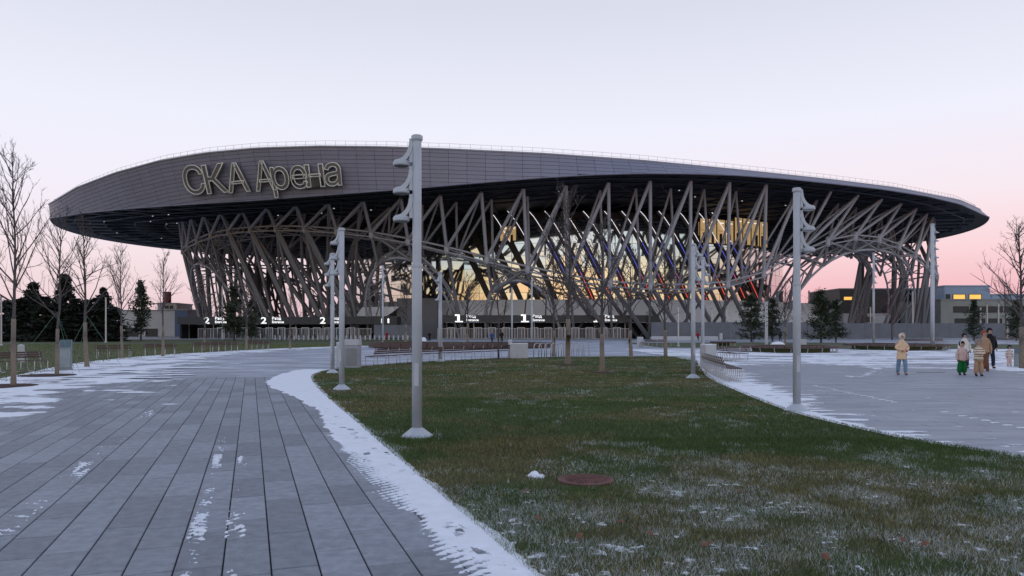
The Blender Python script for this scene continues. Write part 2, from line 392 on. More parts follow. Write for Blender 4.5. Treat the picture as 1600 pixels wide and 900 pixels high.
track('snow tread marks on the left half of the footpath', -1.88, 5, 27, .15, .50, .6, .12, .5)
# left verge: broad snow between path and trees
lv = spline([(-11, 12.0), (-13.6, 17), (-16.4, 23.5), (-18.8, 29.5), (-21.6, 37), (-23.6, 48), (-23.2, 57.5), (-21.5, 70), (-17, 82)], .09)
ofs = -np.arange(-.3, 9.5, .09); P, arc = along(lv, ofs); X_, Y_ = P[..., 0], P[..., 1]; A_, O_ = np.meshgrid(arc, -ofs, indexing='ij')
wd = np.interp(Y_, [10, 15, 21, 30, 40, 55, 80], [2.2, 3.2, 4.2, 5.8, 7.2, 6.0, 4.0])
dep = np.clip((wd*.82-O_)/3.0, -1.2, .6)*.026+(fbm(X_*.8+9, Y_*1.6, 23, 6)-.5)*.10*np.clip(.3+O_/wd, .3, 1)
dep = np.where(dep > 0, dep*.6, dep)
snow_sheet('broad band of wind-blown snow beside the row of bare trees', P, None, dep)
# right-hand plaza: wide bright snow beyond the walkers
xs, ys = np.arange(10, 46, .16), np.arange(23, 66, .2); X_, Y_ = np.meshgrid(xs, ys, indexing='ij')
bnd = np.interp(X_, [10, 14, 18, 24, 40], [36, 35.5, 33, 27.5, 19])
dep = np.clip((Y_-bnd)/4.5, -1, .45)*.022+(fbm(X_*.35, Y_*1.5, 41, 6)-.5)*.075
snow_sheet('wide field of bright snow behind the walking family', np.stack([X_, Y_], -1), None, dep)
ss = np.arange(0, 1.0, .012); q0 = [gp(1313, 562), gp(1352, 570), gp(1368, 577), gp(1352, 586), gp(1318, 590)]
arcl = spline([(p.x, p.y) for p in q0], .07); ofs = np.arange(-.45, .45, .07); P, arc = along(arcl, ofs)
A_, O_ = np.meshgrid(arc, ofs, indexing='ij'); dep = (.22-np.abs(O_))*.03+(fbm(P[..., 0]*2, P[..., 1]*2, 51)-.5)*.04
snow_sheet('thin curved snow streak on the right walkway', P, None, dep)
xs, ys = np.arange(6.5, 15, .06), np.arange(9.5, 22, .06); X_, Y_ = np.meshgrid(xs, ys, indexing='ij')
dep = (fbm(X_*1.6, Y_*5, 61, 5)-.70)*.05
dd = np.abs(X_-(8.45+.05*(Y_-12)))
dep = np.maximum(dep, np.where((dd < .09), (np.abs((Y_/.34) % 1-.5)-.22)*.04*(fbm(Y_*.8, Y_*0, 66) > .38), -.02))
snow_sheet('scattered snow flecks and a dotted track on the right walkway', np.stack([X_, Y_], -1), None, dep)

# ------------------------------------------------------------------ lawn
def lawn_z(x, y): return .012+.03*(fbm(x*.5, y*.5, 71)-.5)
mb = MB()
c0 = Vector((sum(p[0] for p in lawn_poly)/len(lawn_poly), sum(p[1] for p in lawn_poly)/len(lawn_poly)))
mb.add([(x, y, .004) for x, y in lawn_poly], [tuple(range(len(lawn_poly)))])
turf_m = mat('turf_soil', (.04, .052, .019), .95, c2=(.085, .085, .04), scale=3, bump=.5)
lawn = tag(mb.build('lawn', turf_m), 'rounded lawn of short winter grass between two paths', kind='structure')
ed = MB(); EL = spline(lawn_pts, .6)
for a, b in zip(EL, EL[1:]):
    d_ = b-a; ed.box(None, (d_.length+.004, .012, .06), M=Matrix.Translation(((a.x+b.x)/2, (a.y+b.y)/2, -.026)) @ Matrix.Rotation(math.atan2(d_.y, d_.x), 4, 'Z'))
ed.build('lawn_edging', mat('edging_steel', (.035, .033, .035), .6, .4), lawn)
rng = np.random.RandomState(7)
def blade_mat():
    m = bpy.data.materials.new('grass_blade'); m.use_nodes = True; t = m.node_tree; b = t.nodes['Principled BSDF']
    at = t.nodes.new('ShaderNodeAttribute'); at.attribute_name = 'tint'; t.links.new(at.outputs['Color'], b.inputs['Base Color'])
    b.inputs['Roughness'].default_value = .75; b.inputs['Specular IOR Level'].default_value = .2; return m
blade_m = blade_mat()
def blades(name, label, x, y, hgt, wid, tint, zoff=.004):
    n = len(x); a = rng.uniform(0, 2*PI, n); lean = rng.uniform(.1, 1.0, n)*hgt; la = rng.uniform(0, 2*PI, n)
    z0 = np.full(n, zoff)
    V = np.empty((n, 3, 3)); dx, dy = np.cos(a)*wid/2, np.sin(a)*wid/2
    V[:, 0] = np.stack([x-dx, y-dy, z0], 1); V[:, 1] = np.stack([x+dx, y+dy, z0], 1)
    V[:, 2] = np.stack([x+np.cos(la)*lean, y+np.sin(la)*lean, z0+hgt], 1)
    o = npmesh(name, V.reshape(-1, 3), np.arange(n*3).reshape(-1, 3), blade_m, smooth=False)
    ca = o.data.color_attributes.new('tint', 'FLOAT_COLOR', 'POINT')
    C = np.ones((n, 3, 4), np.float32); C[:, :, :3] = tint[:, None, :]; ca.data.foreach_set('color', C.ravel())
    return tag(o, label, 'grass', kind='stuff')
def sow(poly, x0, x1, y0, y1, dens):
    n = int((x1-x0)*(y1-y0)*dens); x = rng.uniform(x0, x1, n); y = rng.uniform(y0, y1, n)
    k = inside(x, y, poly) & (np.abs(x) < y*.72+.4); return x[k], y[k]
parts = [sow(lawn_poly, -2, 7.5, 4.2, 7.5, 7500), sow(lawn_poly, -3, 8, 7.5, 11, 4200), sow(lawn_poly, -5, 8, 11, 18, 1900), sow(lawn_poly, -8, 9, 18, 30, 750), sow(lawn_poly, -9, 13, 30, 48, 320)]
x = np.concatenate([p[0] for p in parts]); y = np.concatenate([p[1] for p in parts])
def snow_amt(x, y):
    """how much old snow lies in the turf: patches, most towards the near end"""
    big = fbm(x*.55+3, y*.55, 81, 3); small = fbm(x*2.6, y*2.6, 83, 4)
    return np.clip((10.2-y)/5.5, -.25, 1)*.17+(big-.5)*.42+(small-.5)*.65-.02
sa = snow_amt(x, y)
bl = fbm(x*.8, y*.8, 91, 4); br = fbm(x*.35+7, y*.5, 93, 3); rr_ = rng.uniform(0, 1, len(x))
green = np.array([.088, .138, .036]); dark = np.array([.040, .078, .022]); straw = np.array([.30, .265, .12]); brown = np.array([.15, .106, .05]); fr = np.array([.66, .69, .68])
mid = np.clip(1-np.abs(y-11.3)/2.6, 0, 1)
strawk = np.clip((br-.46)*4+(bl-.5)*3-1.2*mid+.12+np.clip((y-18)/20, 0, .25), 0.05, .92)
pick = rr_ < strawk
tint = np.where(pick[:, None], np.where((rng.uniform(0, 1, len(x)) < .5)[:, None], straw, brown), green*(1-mid[:, None]*.15)+.0)
tint = np.where((rng.uniform(0, 1, len(x)) < .25)[:, None], dark, tint)
tint = tint*(.72+.56*fbm(x*3.1, y*3.1, 97, 3))[:, None]*rng.uniform(.6, 1.4, len(x))[:, None]
fk = rng.uniform(0, 1, len(x)) < np.clip(sa*2.0+.02, 0.0, .46)
tint = np.where(fk[:, None], fr*rng.uniform(.6, 1.1, len(x))[:, None], tint)
sc = np.clip(y/8, .8, 4)
g = blades('grass', 'short green and straw-coloured winter grass of the central lawn', x, y, rng.uniform(.018, .05, len(x))*np.clip(.8+.5*mid+.2*bl, .6, 1.4), .0045*sc, tint)
# snow lying in the near turf
xs, ys = np.arange(-3.2, 8, .03), np.arange(4.2, 16, .03); X_, Y_ = np.meshgrid(xs, ys, indexing='ij')
d = (snow_amt(X_, Y_)-.26)*.06+(fbm(X_*14, Y_*14, 85, 3)-.58)*.075
d = np.clip(d, -.02, .009); d[~inside(X_, Y_, lawn_poly)] = -.02
cl = gp(840, 745); e = ((X_-cl.x)/.11)**2+((Y_-cl.y)/.13)**2
d = np.maximum(d, np.where(e < 1.3, (1.0-e)*.035+(fbm(X_*16, Y_*16, 88)-.5)*.11, -.02))
snow_sheet('patchy old snow lying between the near grass blades', np.stack([X_, Y_], -1), None, d)
# manhole cover
mp_ = gp(915, 748, .03)
mh = thing('manhole_cover', 'round rusty red manhole cover set in the lawn', 'manhole', (mp_.x, mp_.y, 0))
mb = MB(); mb.lathe([(.30, 0), (.30, .026), (.262, .030), (.262, .024)], 28); mb.build('rim', rust_m, mh, False)
mb = MB(); mb.lathe([(.255, .01), (.255, .026), (.248, .029)], 28)
for k in range(-4, 5):
    w = math.sqrt(max(0, .23**2-(k*.05)**2)); mb.box((0, k*.05, .031), (2*w, .018, .010))
mb.build('lid', rust_m, mh)
# fallen leaves
lm = MB(); lm.add([(-.05, 0, 0), (-.025, .03, .012), (0, .012, .004), (.02, .04, .015), (.05, 0, .006), (.02, -.035, .012), (-.01, -.015, .002), (-.03, -.03, .01)], [(0, 1, 2, 6, 7), (2, 3, 4, 5, 6)])
leafme = lm.mesh('fallen_leaf', leaf_m)
leafpx = [(822, 768), (952, 779), (970, 815), (994, 826), (1158, 768), (906, 838), (1016, 834), (1410, 843), (1370, 838), (1445, 850), (1290, 870), (1105, 850), (785, 772), (840, 810)]
for i, (a, b) in enumerate(leafpx):
    p = gp(a, b, .045); o = link('fallen_leaf', leafme); o.location = p; o.rotation_euler = (rnd.uniform(-.3, .3), rnd.uniform(-.3, .3), rnd.uniform(0, 6)); s = rnd.uniform(.6, 1.0); o.scale = (s, s, s)
    tag(o, 'curled brown dead leaf lying on the frosty lawn', 'leaf', 'fallen leaves on the lawn')

# other lawns
def sheet(name, label, pts, z, m, kind='structure'):
    mb = MB(); mb.add([(p[0], p[1], z) for p in pts], [tuple(range(len(pts)))]); return tag(mb.build(name, m), label, kind=kind)
leftl = [(-10.6, 10.0), (-13.2, 16.7), (-16.1, 23.3), (-18.5, 29.3), (-21.3, 36.8), (-23.3, 48), (-22.9, 57.5), (-21.2, 70), (-16, 84), (-15, 120), (-16, 150), (-220, 150), (-220, 8)]
sheet('lawn', 'wide lawn behind the left row of trees', leftl, .004, farlawn_m)
midl = [(-30, 92), (-12, 90), (-12, 150), (-30, 150)]
rl1 = [(15, 74), (30, 70), (60, 68), (62, 92), (40, 108), (16, 104)]
sheet('lawn', 'small lawn beyond the round wooden planters', rl1, .004, farlawn_m)
n = 90000; xx = rng.uniform(-60, -10, n); yy = 14+rng.uniform(0, 1, n)**1.5*80; kk = inside(xx, yy, leftl) & (np.abs(xx) < yy*.72+1); xx, yy = xx[kk], yy[kk]
t2 = np.where((rng.uniform(0, 1, len(xx)) < .35)[:, None], straw*.8, green*1.1)*rng.uniform(.6, 1.3, len(xx))[:, None]
blades('grass', 'short dark green grass of the lawn behind the left trees', xx, yy, rng.uniform(.03, .06, len(xx)), .03+.0006*yy, t2)

# ------------------------------------------------------------------ the arena
arena = thing('arena', 'huge grey arena with a disc roof on slanted steel columns', 'arena', (12, 225, 0))
AO = Vector((12, 225, 0))
def apart(mb, name, m, smooth=False):          # part of the arena from world-space geometry
    mb.v = [(x-12, y-225, z) for x, y, z in mb.v]; return mb.build(name, m, arena, smooth)
def aseg(name, me, a, b, r): return seg(name, me, Vector(a)-AO, Vector(b)-AO, r, arena)
RC, RA, RB = Vector((2, 230)), 135.0, 90.0
bot_tab = ([60, 80, 130, 200, 300, 400, 520, 640, 750, 850, 930, 1000, 1080, 1150, 1230, 1300, 1380, 1450, 1500, 1535, 1560],
           [345, 341, 333, 326, 319, 313, 304, 295, 285.5, 277.5, 273, 271, 271.5, 274, 279.5, 287, 296, 307, 319, 335, 345])
top_tab = ([60, 80, 120, 180, 250, 320, 400, 500, 600, 700, 850, 1000, 1150, 1300, 1400, 1500, 1535, 1560],
           [328, 317, 293, 270, 251, 239, 231.5, 228.5, 229.5, 233, 240, 250.5, 265, 281, 293.5, 313, 329, 338])
def ell(t, a, b, c): return Vector((c[0]+a*math.cos(t), c[1]+b*math.sin(t)))

def px_of(t, ins=0):
    p = ell(t, RA-ins, RB-ins, RC); return 800+F*p.x/p.y
ts_all = [2*PI*k/720 for k in range(720)]
tl = min(ts_all, key=px_of); tr = max(ts_all, key=px_of)      # tangent angles as seen from the photographer
def inset(t): return float(np.interp(math.cos(t), [-1, -.85, -.6, -.35, 0, .3, .7, 1], [.4, -.9, -2.9, -3.0, .8, 5.2, 4.2, 1.2]))
def smooth(a): a = max(0, min(1, a)); return a*a*(3-2*a)
def zpair(t):
    t %= 2*PI
    def at(tt):
        p = ell(tt, RA, RB, RC); i = inset(tt); q = ell(tt, RA-i, RB-i, RC)
        zb = EYE+(HZ-np.interp(800+F*p.x/p.y, *bot_tab))/F*p.y; zt = EYE+(HZ-np.interp(800+F*q.x/q.y, *top_tab))/F*q.y
        return zb, max(zt, zb+1.6)
    if tl <= t <= tr or (tr < tl and (t >= tl or t <= tr)): return at(t)
    # the far half eases between the two tips
    zl, zr = at(tl), at(tr); tt = (t-tr) % (2*PI); k = tt/((tl-tr) % (2*PI)); s = smooth(k)
    bump = math.sin(PI*k)
    zb = zr[0]*(1-s)+zl[0]*s; zt = zr[1]*(1-s)+zl[1]*s
    return zb+(31.3-zb)*min(1, bump*1.8), zt+(36-zt)*min(1, bump*1.5)
def fas(t, w, out=0.0):
    """point on the fascia, w = 0 at its lower and 1 at its upper edge"""
    zb, zt = zpair(t); i = inset(t)*w-out; p = ell(t, RA-i, RB-i, RC); return Vector((p.x, p.y, zb+(zt-zb)*w))
NT = 240
T_ = [2*PI*k/NT for k in range(NT)]
# backing band and soffit and roof top
mb = MB(); v = []
for t in T_: v += [fas(t, 0, -.15), fas(t, 1, -.15)]
mb.add(v, [(2*k, 2*((k+1) % NT), 2*((k+1) % NT)+1, 2*k+1) for k in range(NT)])
apart(mb, 'fascia_backing', gap_m)
mb = MB(); v = []; rings = (1, .97, .9, .8, .65, .45, .2)
for q in rings:
    for t in T_:
        p = fas(t, 0, -.02); c = Vector((RC.x, RC.y)); r = c+(Vector((p.x, p.y))-c)*q; z = p.z*q+(1-q)*31.5+(.9 if q < .98 else 0); v.append((r.x, r.y, z))
f = [(j*NT+k, (j+1)*NT+k, (j+1)*NT+(k+1) % NT, j*NT+(k+1) % NT) for j in range(len(rings)-1) for k in range(NT)]
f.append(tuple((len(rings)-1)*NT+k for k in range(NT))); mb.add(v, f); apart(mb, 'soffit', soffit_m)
mb = MB(); v = []; rings = ((1, .0), (.985, .1), (.9, .5), (.6, 2.0), (.2, 3.0))
for q, h in rings:
    for t in T_:
        p = fas(t, 1, -.1); c = Vector((RC.x, RC.y)); r = c+(Vector((p.x, p.y))-c)*q; v.append((r.x, r.y, p.z*q+(1-q)*41+(h if q < .95 else 0)-.0))
f = [(j*NT+k, j*NT+(k+1) % NT, (j+1)*NT+(k+1) % NT, (j+1)*NT+k) for j in range(len(rings)-1) for k in range(NT)]
f.append(tuple((len(rings)-1)*NT+k for k in range(NT))); mb.add(v, f); apart(mb, 'roof_deck', roof_m)
# light metal lip along the top and bottom edges of the fascia
mb = MB(); mb.tube([fas(t, 1, .05) for t in T_+[0]], .17, 5); apart(mb, 'roof_edge_lip', mat('edge_lip', (.46, .44, .47), .5, .2))
mb = MB(); mb.tube([fas(t, 0, .03) for t in T_+[0]], .13, 5); apart(mb, 'fascia_lower_lip', fascia_m)
# cladding panels: rows counted down from the top edge, clipped by the lower edge
ROW = .78
def panel(t0, t1, k):
    g = .03
    def P(t, d):
        zb, zt = zpair(t); return max(0, (zt-d-zb)/(zt-zb))
    q = []
    dt = (t1-t0)*.008
    for t, d in ((t0+dt, (k+1)*ROW-g), (t1-dt, (k+1)*ROW-g), (t1-dt, k*ROW+g), (t0+dt, k*ROW+g)): q.append((t, P(t, d)))
    if q[3][1]-q[0][1] < .004 or q[2][1]-q[1][1] < .004: return None
    o_ = [fas(t, w, .0) for t, w in q]; i_ = [fas(t, w, -.12) for t, w in q]
    mb = MB(); mb.add(i_+o_, [(4, 5, 6, 7), (0, 1, 5, 4), (1, 2, 6, 5), (2, 3, 7, 6), (3, 0, 4, 7)]); return mb
pan = []
for k in range(NT):
    t0, t1 = T_[k], T_[k]+2*PI/NT
    zb, zt = zpair((t0+t1)/2); zb0, zt0 = zpair(t0); zb1, zt1 = zpair(t1)
    for j in range(int(max(zt-zb, zt0-zb0, zt1-zb1)/ROW)+1):
        m = panel(t0, t1, j)
        if m:
            pr = [proj(p) for p in m.v[4:]]; ar = abs((pr[1][0]-pr[0][0])*(pr[3][1]-pr[0][1])) if pr[1][0] > pr[0][0] else 0
            pan.append((ar, m))
pan.sort(key=lambda q: -q[0]); rest = MB()
for i, (a, m) in enumerate(pan):
    if i < 300: apart(m, 'fascia_panel', fascia_m)
    else: rest.add(m.v, m.f)
o = apart(rest, 'fascia_panels', fascia_m); o['kind'] = 'stuff'
# roof-edge railing
mb = MB(); NR = 420
for k in range(NR):
    t = 2*PI*k/NR; p = fas(t, 1, -1.2); q = fas(t+2*PI/NR, 1, -1.2); up = Vector((0, 0, 1.35))
    mb.tube([p, p+up], .04, 3, False)
    for h in (1.35, .7): mb.tube([p+Vector((0, 0, h)), q+Vector((0, 0, h))], .035, 3, False)
apart(mb, 'roof_railing', rail_m)
# soffit trusses and little lights
mb = MB()
def sof(t, q, d=.6):
    p = fas(t, 0, -.02); r = RC+(Vector((p.x, p.y))-RC)*q; return Vector((r.x, r.y, p.z*q+(1-q)*31.5+.9-d))
for k in range(80):
    t = 2*PI*k/80; mb.tube([sof(t, q) for q in (.975, .8, .6, .45)], .22, 4)
for q in (.955, .9, .84, .78, .72): mb.tube([sof(t, q, .9) for t in T_[::2]+[0]], .2, 4)
for k in range(80):
    t = 2*PI*k/80; mb.tube([sof(t, .9, .9), sof(t+2*PI/80, .78, .9)], .14, 4); mb.tube([sof(t+2*PI/80, .9, .9), sof(t, .78, .9)], .14, 4)
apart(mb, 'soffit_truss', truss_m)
lmb = MB(); lmb.lathe([(1, 0), (1, 1)], 6); lightme = lmb.mesh('soffit_light', mat('soffit_light', (.7, .7, .7), emit=(.9, .92, 1), estr=.5))
for k in range(22):
    t = rnd.uniform(PI*.95, PI*1.95); p = sof(t, rnd.choice((.9, .84, .78)), 1.1); aseg('soffit_light', lightme, p, p+Vector((0, 0, -.12)), .16)

# roof sign, letter by letter
ts_near = np.linspace(tl+.01, tr-.01, 1500) if tl < tr else np.linspace(tl+.01, tr+2*PI-.01, 1500)
px_near = np.array([proj(fas(t, .5))[0] for t in ts_near])
def t_at(px): return float(np.interp(px, px_near, ts_near))
def glyph(ch, fill, size):
    cu = bpy.data.curves.new('glyph', 'FONT'); cu.body = ch; cu.size = size; cu.extrude = .35 if fill else .0
    cu.offset = .07
    if not fill: cu.fill_mode = 'NONE'; cu.bevel_depth = .12; cu.bevel_resolution = 1
    cu.resolution_u = 6
    ob = bpy.data.objects.new('glyph', cu); col.objects.link(ob); dg = bpy.context.evaluated_depsgraph_get()
    me = bpy.data.meshes.new_from_object(ob.evaluated_get(dg)); bpy.data.objects.remove(ob); return me
# letter, centre pixel x, pixel y of baseline
CAP = 5.3
for ch, cx, by, wpx in (('С', 309, 303.5, 34), ('К', 342, 302, 36), ('А', 375, 300.5, 36), ('А', 417, 298, 34), ('р', 441, 296, 28), ('е', 470, 294.5, 27), ('н', 495, 292.5, 30), ('а', 523, 290.5, 27)):
    t = t_at(cx); zb, zt = zpair(t); bt = fas(t, 0); tp = fas(t, 1)
    yb, yt = proj(bt)[1], proj(tp)[1]; w = (yb-by)/(yb-yt); base = fas(t, w, .75)
    up = (tp-bt).normalized(); tg = fas(t+.004, w)-fas(t-.004, w); tg = Vector((tg.x, tg.y, 0)).normalized(); nrm = tg.cross(up).normalized()
    size = CAP/.70
    body = glyph(ch, True, size); edge = glyph(ch, False, size)
    xs_ = [v.co.x for v in body.vertices]; mx = (min(xs_)+max(xs_))/2; ww = max(xs_)-min(xs_)
    appx = proj(base+tg*ww/2)[0]-proj(base-tg*ww/2)[0]; sx = wpx*.95/appx
    M = Matrix.Translation(base-AO) @ Matrix(((tg.x, up.x, nrm.x, 0), (tg.y, up.y, nrm.y, 0), (tg.z, up.z, nrm.z, 0), (0, 0, 0, 1))) @ Matrix.Diagonal((sx, 1, 1, 1)) @ Matrix.Translation((-mx, 0, 0))
    body.materials.clear(); body.materials.append(letter_m); edge.materials.clear(); edge.materials.append(rim_m)
    lo = link('sign_letter', body, arena, M); eo = link('letter_rim', edge, lo, Matrix.Translation((0, 0, .34)))

# ring of supports
def rod(n): mb = MB(); mb.lathe([(1, 0), (1, 1)], n, phase=PI/n); return mb
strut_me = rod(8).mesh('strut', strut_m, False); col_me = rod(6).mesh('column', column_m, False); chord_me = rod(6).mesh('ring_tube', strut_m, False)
for me in (strut_me,): me.polygons.foreach_set('use_smooth', [len(p.vertices) == 4 for p in me.polygons])
ET, EM, EG = ((12, 225), 108, 79), ((13, 225), 109, 73), ((15, 225), 106, 63)
NN = 70
# equal arc spacing
tt_ = np.linspace(0, 2*PI, 4001); pts = np.stack([108*np.cos(tt_), 79*np.sin(tt_)], 1); al = np.concatenate([[0], np.cumsum(np.linalg.norm(np.diff(pts, axis=0), axis=1))])
TN = [float(np.interp((k+.35)/NN*al[-1], al, tt_)) for k in range(NN)]
mid_tab = ([240, 272, 296, 320, 350, 385, 422, 466, 515, 566, 619, 675, 744, 827, 912, 985, 1056, 1105, 1150, 1192, 1230, 1267, 1320, 1352, 1386, 1416, 1442, 1462, 1480],
           [420, 405, 380, 369, 361, 357, 355, 355, 358, 362, 371, 382, 400, 419, 437, 446, 447, 446, 441, 428, 406, 385, 369, 369, 375, 389, 407, 430, 450])
def midz(t):
    t %= 2*PI
    tm = t if t > PI else 2*PI-t                       # the far half mirrors the near one
    p = ell(tm, EM[1], EM[2], EM[0]); return EYE+(HZ-np.interp(800+F*p.x/p.y, *mid_tab))/F*p.y
arches = [(-62, -31, 13.2), (-17, 10, 9.6)]
def ringp(E, t, z): p = ell(t, E[1], E[2], E[0]); return Vector((p.x, p.y, z))
Tn = [ringp(ET, t, 30.6 if math.sin(t) < 0 else 31) for t in TN]
for i, t in enumerate(TN):
    Tn[i].z = sof(t, .78, .9).z-.1
Mn = [ringp(EM, t, midz(t)) for t in TN]
Gn = [ringp(EG, t, 0) for t in TN]
sc_in = lambda p, k, z: Vector((12+(p.x-12)*k, 225+(p.y-225)*k, z))
Mi = [sc_in(p, .93, p.z-1.2) for p in Mn]; Ti = [sc_in(p, .90, p.z) for p in Tn]; Gi = [sc_in(p, .92, 0) for p in Gn]; Mj = [sc_in(p, .85, min(p.z+1, 22)) for p in Mn]; Gj = [sc_in(p, .84, 0) for p in Gn]; Tj = [sc_in(p, .80, p.z) for p in Tn]
# portal arches in the ring: (centre angle, half angle, crown height)
def ang_of_px(px):
    best = None
    for k in range(1000):
        t = PI+PI*k/1000; p = ell(t, EM[1], EM[2], EM[0]); d = abs(800+F*p.x/p.y-px)
        if best is None or d < best[0]: best = (d, t)
    return best[1]
AR = []
for x0, x1, yc in ((540, 692, 402), (738, 868, 437), (1238, 1446, 390), (276, 345, 412)):
    a, b = ang_of_px(x0), ang_of_px(x1); a, b = min(a, b), max(a, b); c = (a+b)/2; p = ell(c, EM[1], EM[2], EM[0])
    AR.append((c, (b-a)/2, EYE+(HZ-yc)/F*p.y))
AR += [(2*PI-c, h, z) for c, h, z in AR[3:]]
def archz(t):
    for c, h, z in AR:
        u = (t-c)/h
        if abs(u) < 1: return z*math.sqrt(max(0, 1-abs(u)**2.3))
    return 0.0
def opening(i):
    return math.sin(TN[i]) > -.02 and 1215 < proj(Mn[i])[0] < 1452
for i in range(NN):
    if opening(i): Mn[i].z = 27.5; Mi[i].z = 27
for i in range(NN):
    j = (i+1) % NN; h = (i-1) % NN
    rgt = Mn[i].x > 55
    # upper struts to the roof
    a_, b_ = ((i+1) % NN, (i+2) % NN) if rgt else (i, j)
    aseg('strut', strut_me, Mn[i], Tn[a_], .37); aseg('strut', strut_me, Mn[i], Tn[b_], .37)
    if opening(i): continue
    aseg('inner_strut', strut_me, Mi[i], Ti[a_], .28); aseg('inner_strut', strut_me, Mi[i], Ti[b_], .28)
    aseg('cross_strut', strut_me, Mi[i], Tn[b_], .22)
    if not archz(TN[i]) > 1 and abs(Mn[i].x-12) > 42:
        for k in (i-2, i-1, i, i+1, i+2):
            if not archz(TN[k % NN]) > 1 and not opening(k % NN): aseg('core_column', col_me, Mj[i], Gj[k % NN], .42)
        aseg('core_brace', col_me, Mj[i].lerp(Gj[i], .45), Mj[j].lerp(Gj[j], .55), .25); aseg('core_brace', col_me, Mj[i].lerp(Gj[i], .75), Mj[j].lerp(Gj[j], .65), .25)
        aseg('core_strut', strut_me, Mj[i], Tj[i], .3); aseg('core_strut', strut_me, Mj[i], Tj[j], .3)
    # ring chord of three tubes
    up = Vector((0, 0, .75))
    aseg('ring_tube', chord_me, Mn[i]+up*.4, Mn[j]+up*.4, .22); aseg('ring_tube', chord_me, Mn[i]-up, Mn[j]-up, .17); aseg('ring_tube', chord_me, Mi[i], Mi[j], .2)
    aseg('ring_tie', chord_me, Mn[i], Mi[j], .14)
    # columns down to the ground or on to a portal arch
    az_ = archz(TN[i]); 
    tall = Mn[i].z > 14
    def foot(k, n, ins):
        P = (Gi if ins else Gn)[k % NN]; z = archz(TN[k % NN])
        if z > 1.0:
            Q = (Mi if ins else Mn)[k % NN]; z2 = min(z, Q.z-2.5); f = z2/Q.z; return P.lerp(Vector((Q.x, Q.y, 0)), f)+Vector((0, 0, z2))
        return P
    r1 = .62 if tall else .5
    inA = lambda k: archz(TN[k % NN]) > 1
    if inA(i):
        for k in (i-1, i, i+1):
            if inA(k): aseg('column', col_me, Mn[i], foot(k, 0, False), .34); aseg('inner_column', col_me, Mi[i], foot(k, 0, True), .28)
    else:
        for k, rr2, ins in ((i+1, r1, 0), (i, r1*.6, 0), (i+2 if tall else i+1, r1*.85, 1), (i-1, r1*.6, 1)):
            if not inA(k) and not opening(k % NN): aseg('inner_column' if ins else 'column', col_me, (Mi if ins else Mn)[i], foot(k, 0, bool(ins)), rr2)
# node sleeves where members meet
nmb = MB(); nmb.lathe([(.4, -1.2), (.55, -.8), (.55, .5), (.35, 1.0)], 8); node_me = nmb.mesh('node_sleeve', strut_m)
for p in Mn: link('node_sleeve', node_me, arena, Matrix.Translation(p-AO))
# portal arch rims (twin tubes with lacing)
for c, h, z in AR:
    n = 18; A1, A2, A3 = [], [], []
    for k in range(n+1):
        t = c-h+2*h*k/n; u = (t-c)/h; zz = z*math.sqrt(max(0, 1-abs(u)**2.3)); f = min(1, zz/max(midz(t), 1))
        g, m_ = ringp(EG, t, 0), ringp(EM, t, 0); q = g.lerp(m_, f); A1.append(Vector((q.x, q.y, zz))); A2.append(sc_in(A1[-1], .94, zz)); A3.append(sc_in(A1[-1], .985, zz+1.6))
    mb = MB(); mb.tube(A1, .27, 6); mb.tube(A2, .22, 6); mb.tube(A3, .2, 6)
    for k in range(n):
        mb.tube([A1[k], A2[k+1]], .13, 4); mb.tube([A1[k], A3[k+1]], .13, 4); mb.tube([A3[k], A2[k+1]], .12, 4); mb.tube([A3[k], A1[k]], .12, 4)
    apart(mb, 'portal_arch', strut_m)

# mirrored glass drum
DC, DA, DB = Vector((17, 232)), 66.0, 50.0
NP, PH, Z0, NROW = 96, 3.05, 5.2, 8
dt_ = [2*PI*k/NP for k in range(NP)]
mb = MB(); v = []
for t in dt_:
    p = ell(t, DA-.35, DB-.35, DC); v += [(p.x, p.y, 0), (p.x, p.y, 31.2)]
mb.add(v, [(2*k, 2*((k+1) % NP), 2*((k+1) % NP)+1, 2*k+1) for k in range(NP)]); apart(mb, 'glass_frame', mull_m)
gl = []; 
for k in range(NP):
    t = dt_[k]+PI/NP; p0, p1 = ell(dt_[k], DA, DB, DC), ell(dt_[k]+2*PI/NP, DA, DB, DC); w = (p1-p0).length
    c = (p0+p1)/2; tg = (p1-p0).normalized(); nrm = Vector((tg.y, -tg.x))
    for j in range(NROW):
        gl.append((c, tg, nrm, w, Z0+PH*(j+.5), -c.y))
gl.sort(key=lambda q: -q[5]); 
pm = MB(); pm.box((0, 0, 0), (1, .08, 1)); pane_me = pm.mesh('glass_pane', glass_m)
rest = MB()
for i, (c, tg, nrm, w, z, _) in enumerate(gl):
    M = Matrix.Translation((c.x-12, c.y-225, z)) @ Matrix(((tg.x, nrm.x, 0, 0), (tg.y, nrm.y, 0, 0), (0, 0, 1, 0), (0, 0, 0, 1))) @ Matrix.Rotation(rnd.gauss(0, .010), 4, 'Z') @ Matrix.Rotation(rnd.gauss(0, .006), 4, 'X') @ Matrix.Diagonal((w-.10, 1, PH-.08, 1))
    if i < 300: link('glass_pane', pane_me, arena, M)
    else: rest.add([M @ Vector(q) for q in pm.v], pm.f)
o = rest.build('glass_panes', glass_m, arena); o['kind'] = 'stuff'
def on_drum(px, py, out=.5):
    a, b = DA+out, DB+out; m = (px-800)/F
    A2 = m*m/a**2+1/b**2; B2 = -2*(m*DC.x/a**2+DC.y/b**2); C2 = DC.x**2/a**2+DC.y**2/b**2-1
    d = B2*B2-4*A2*C2
    if d < 0: return None
    y = (-B2-math.sqrt(d))/(2*A2); return Vector((m*y, y, EYE+(HZ-py)/F*y))
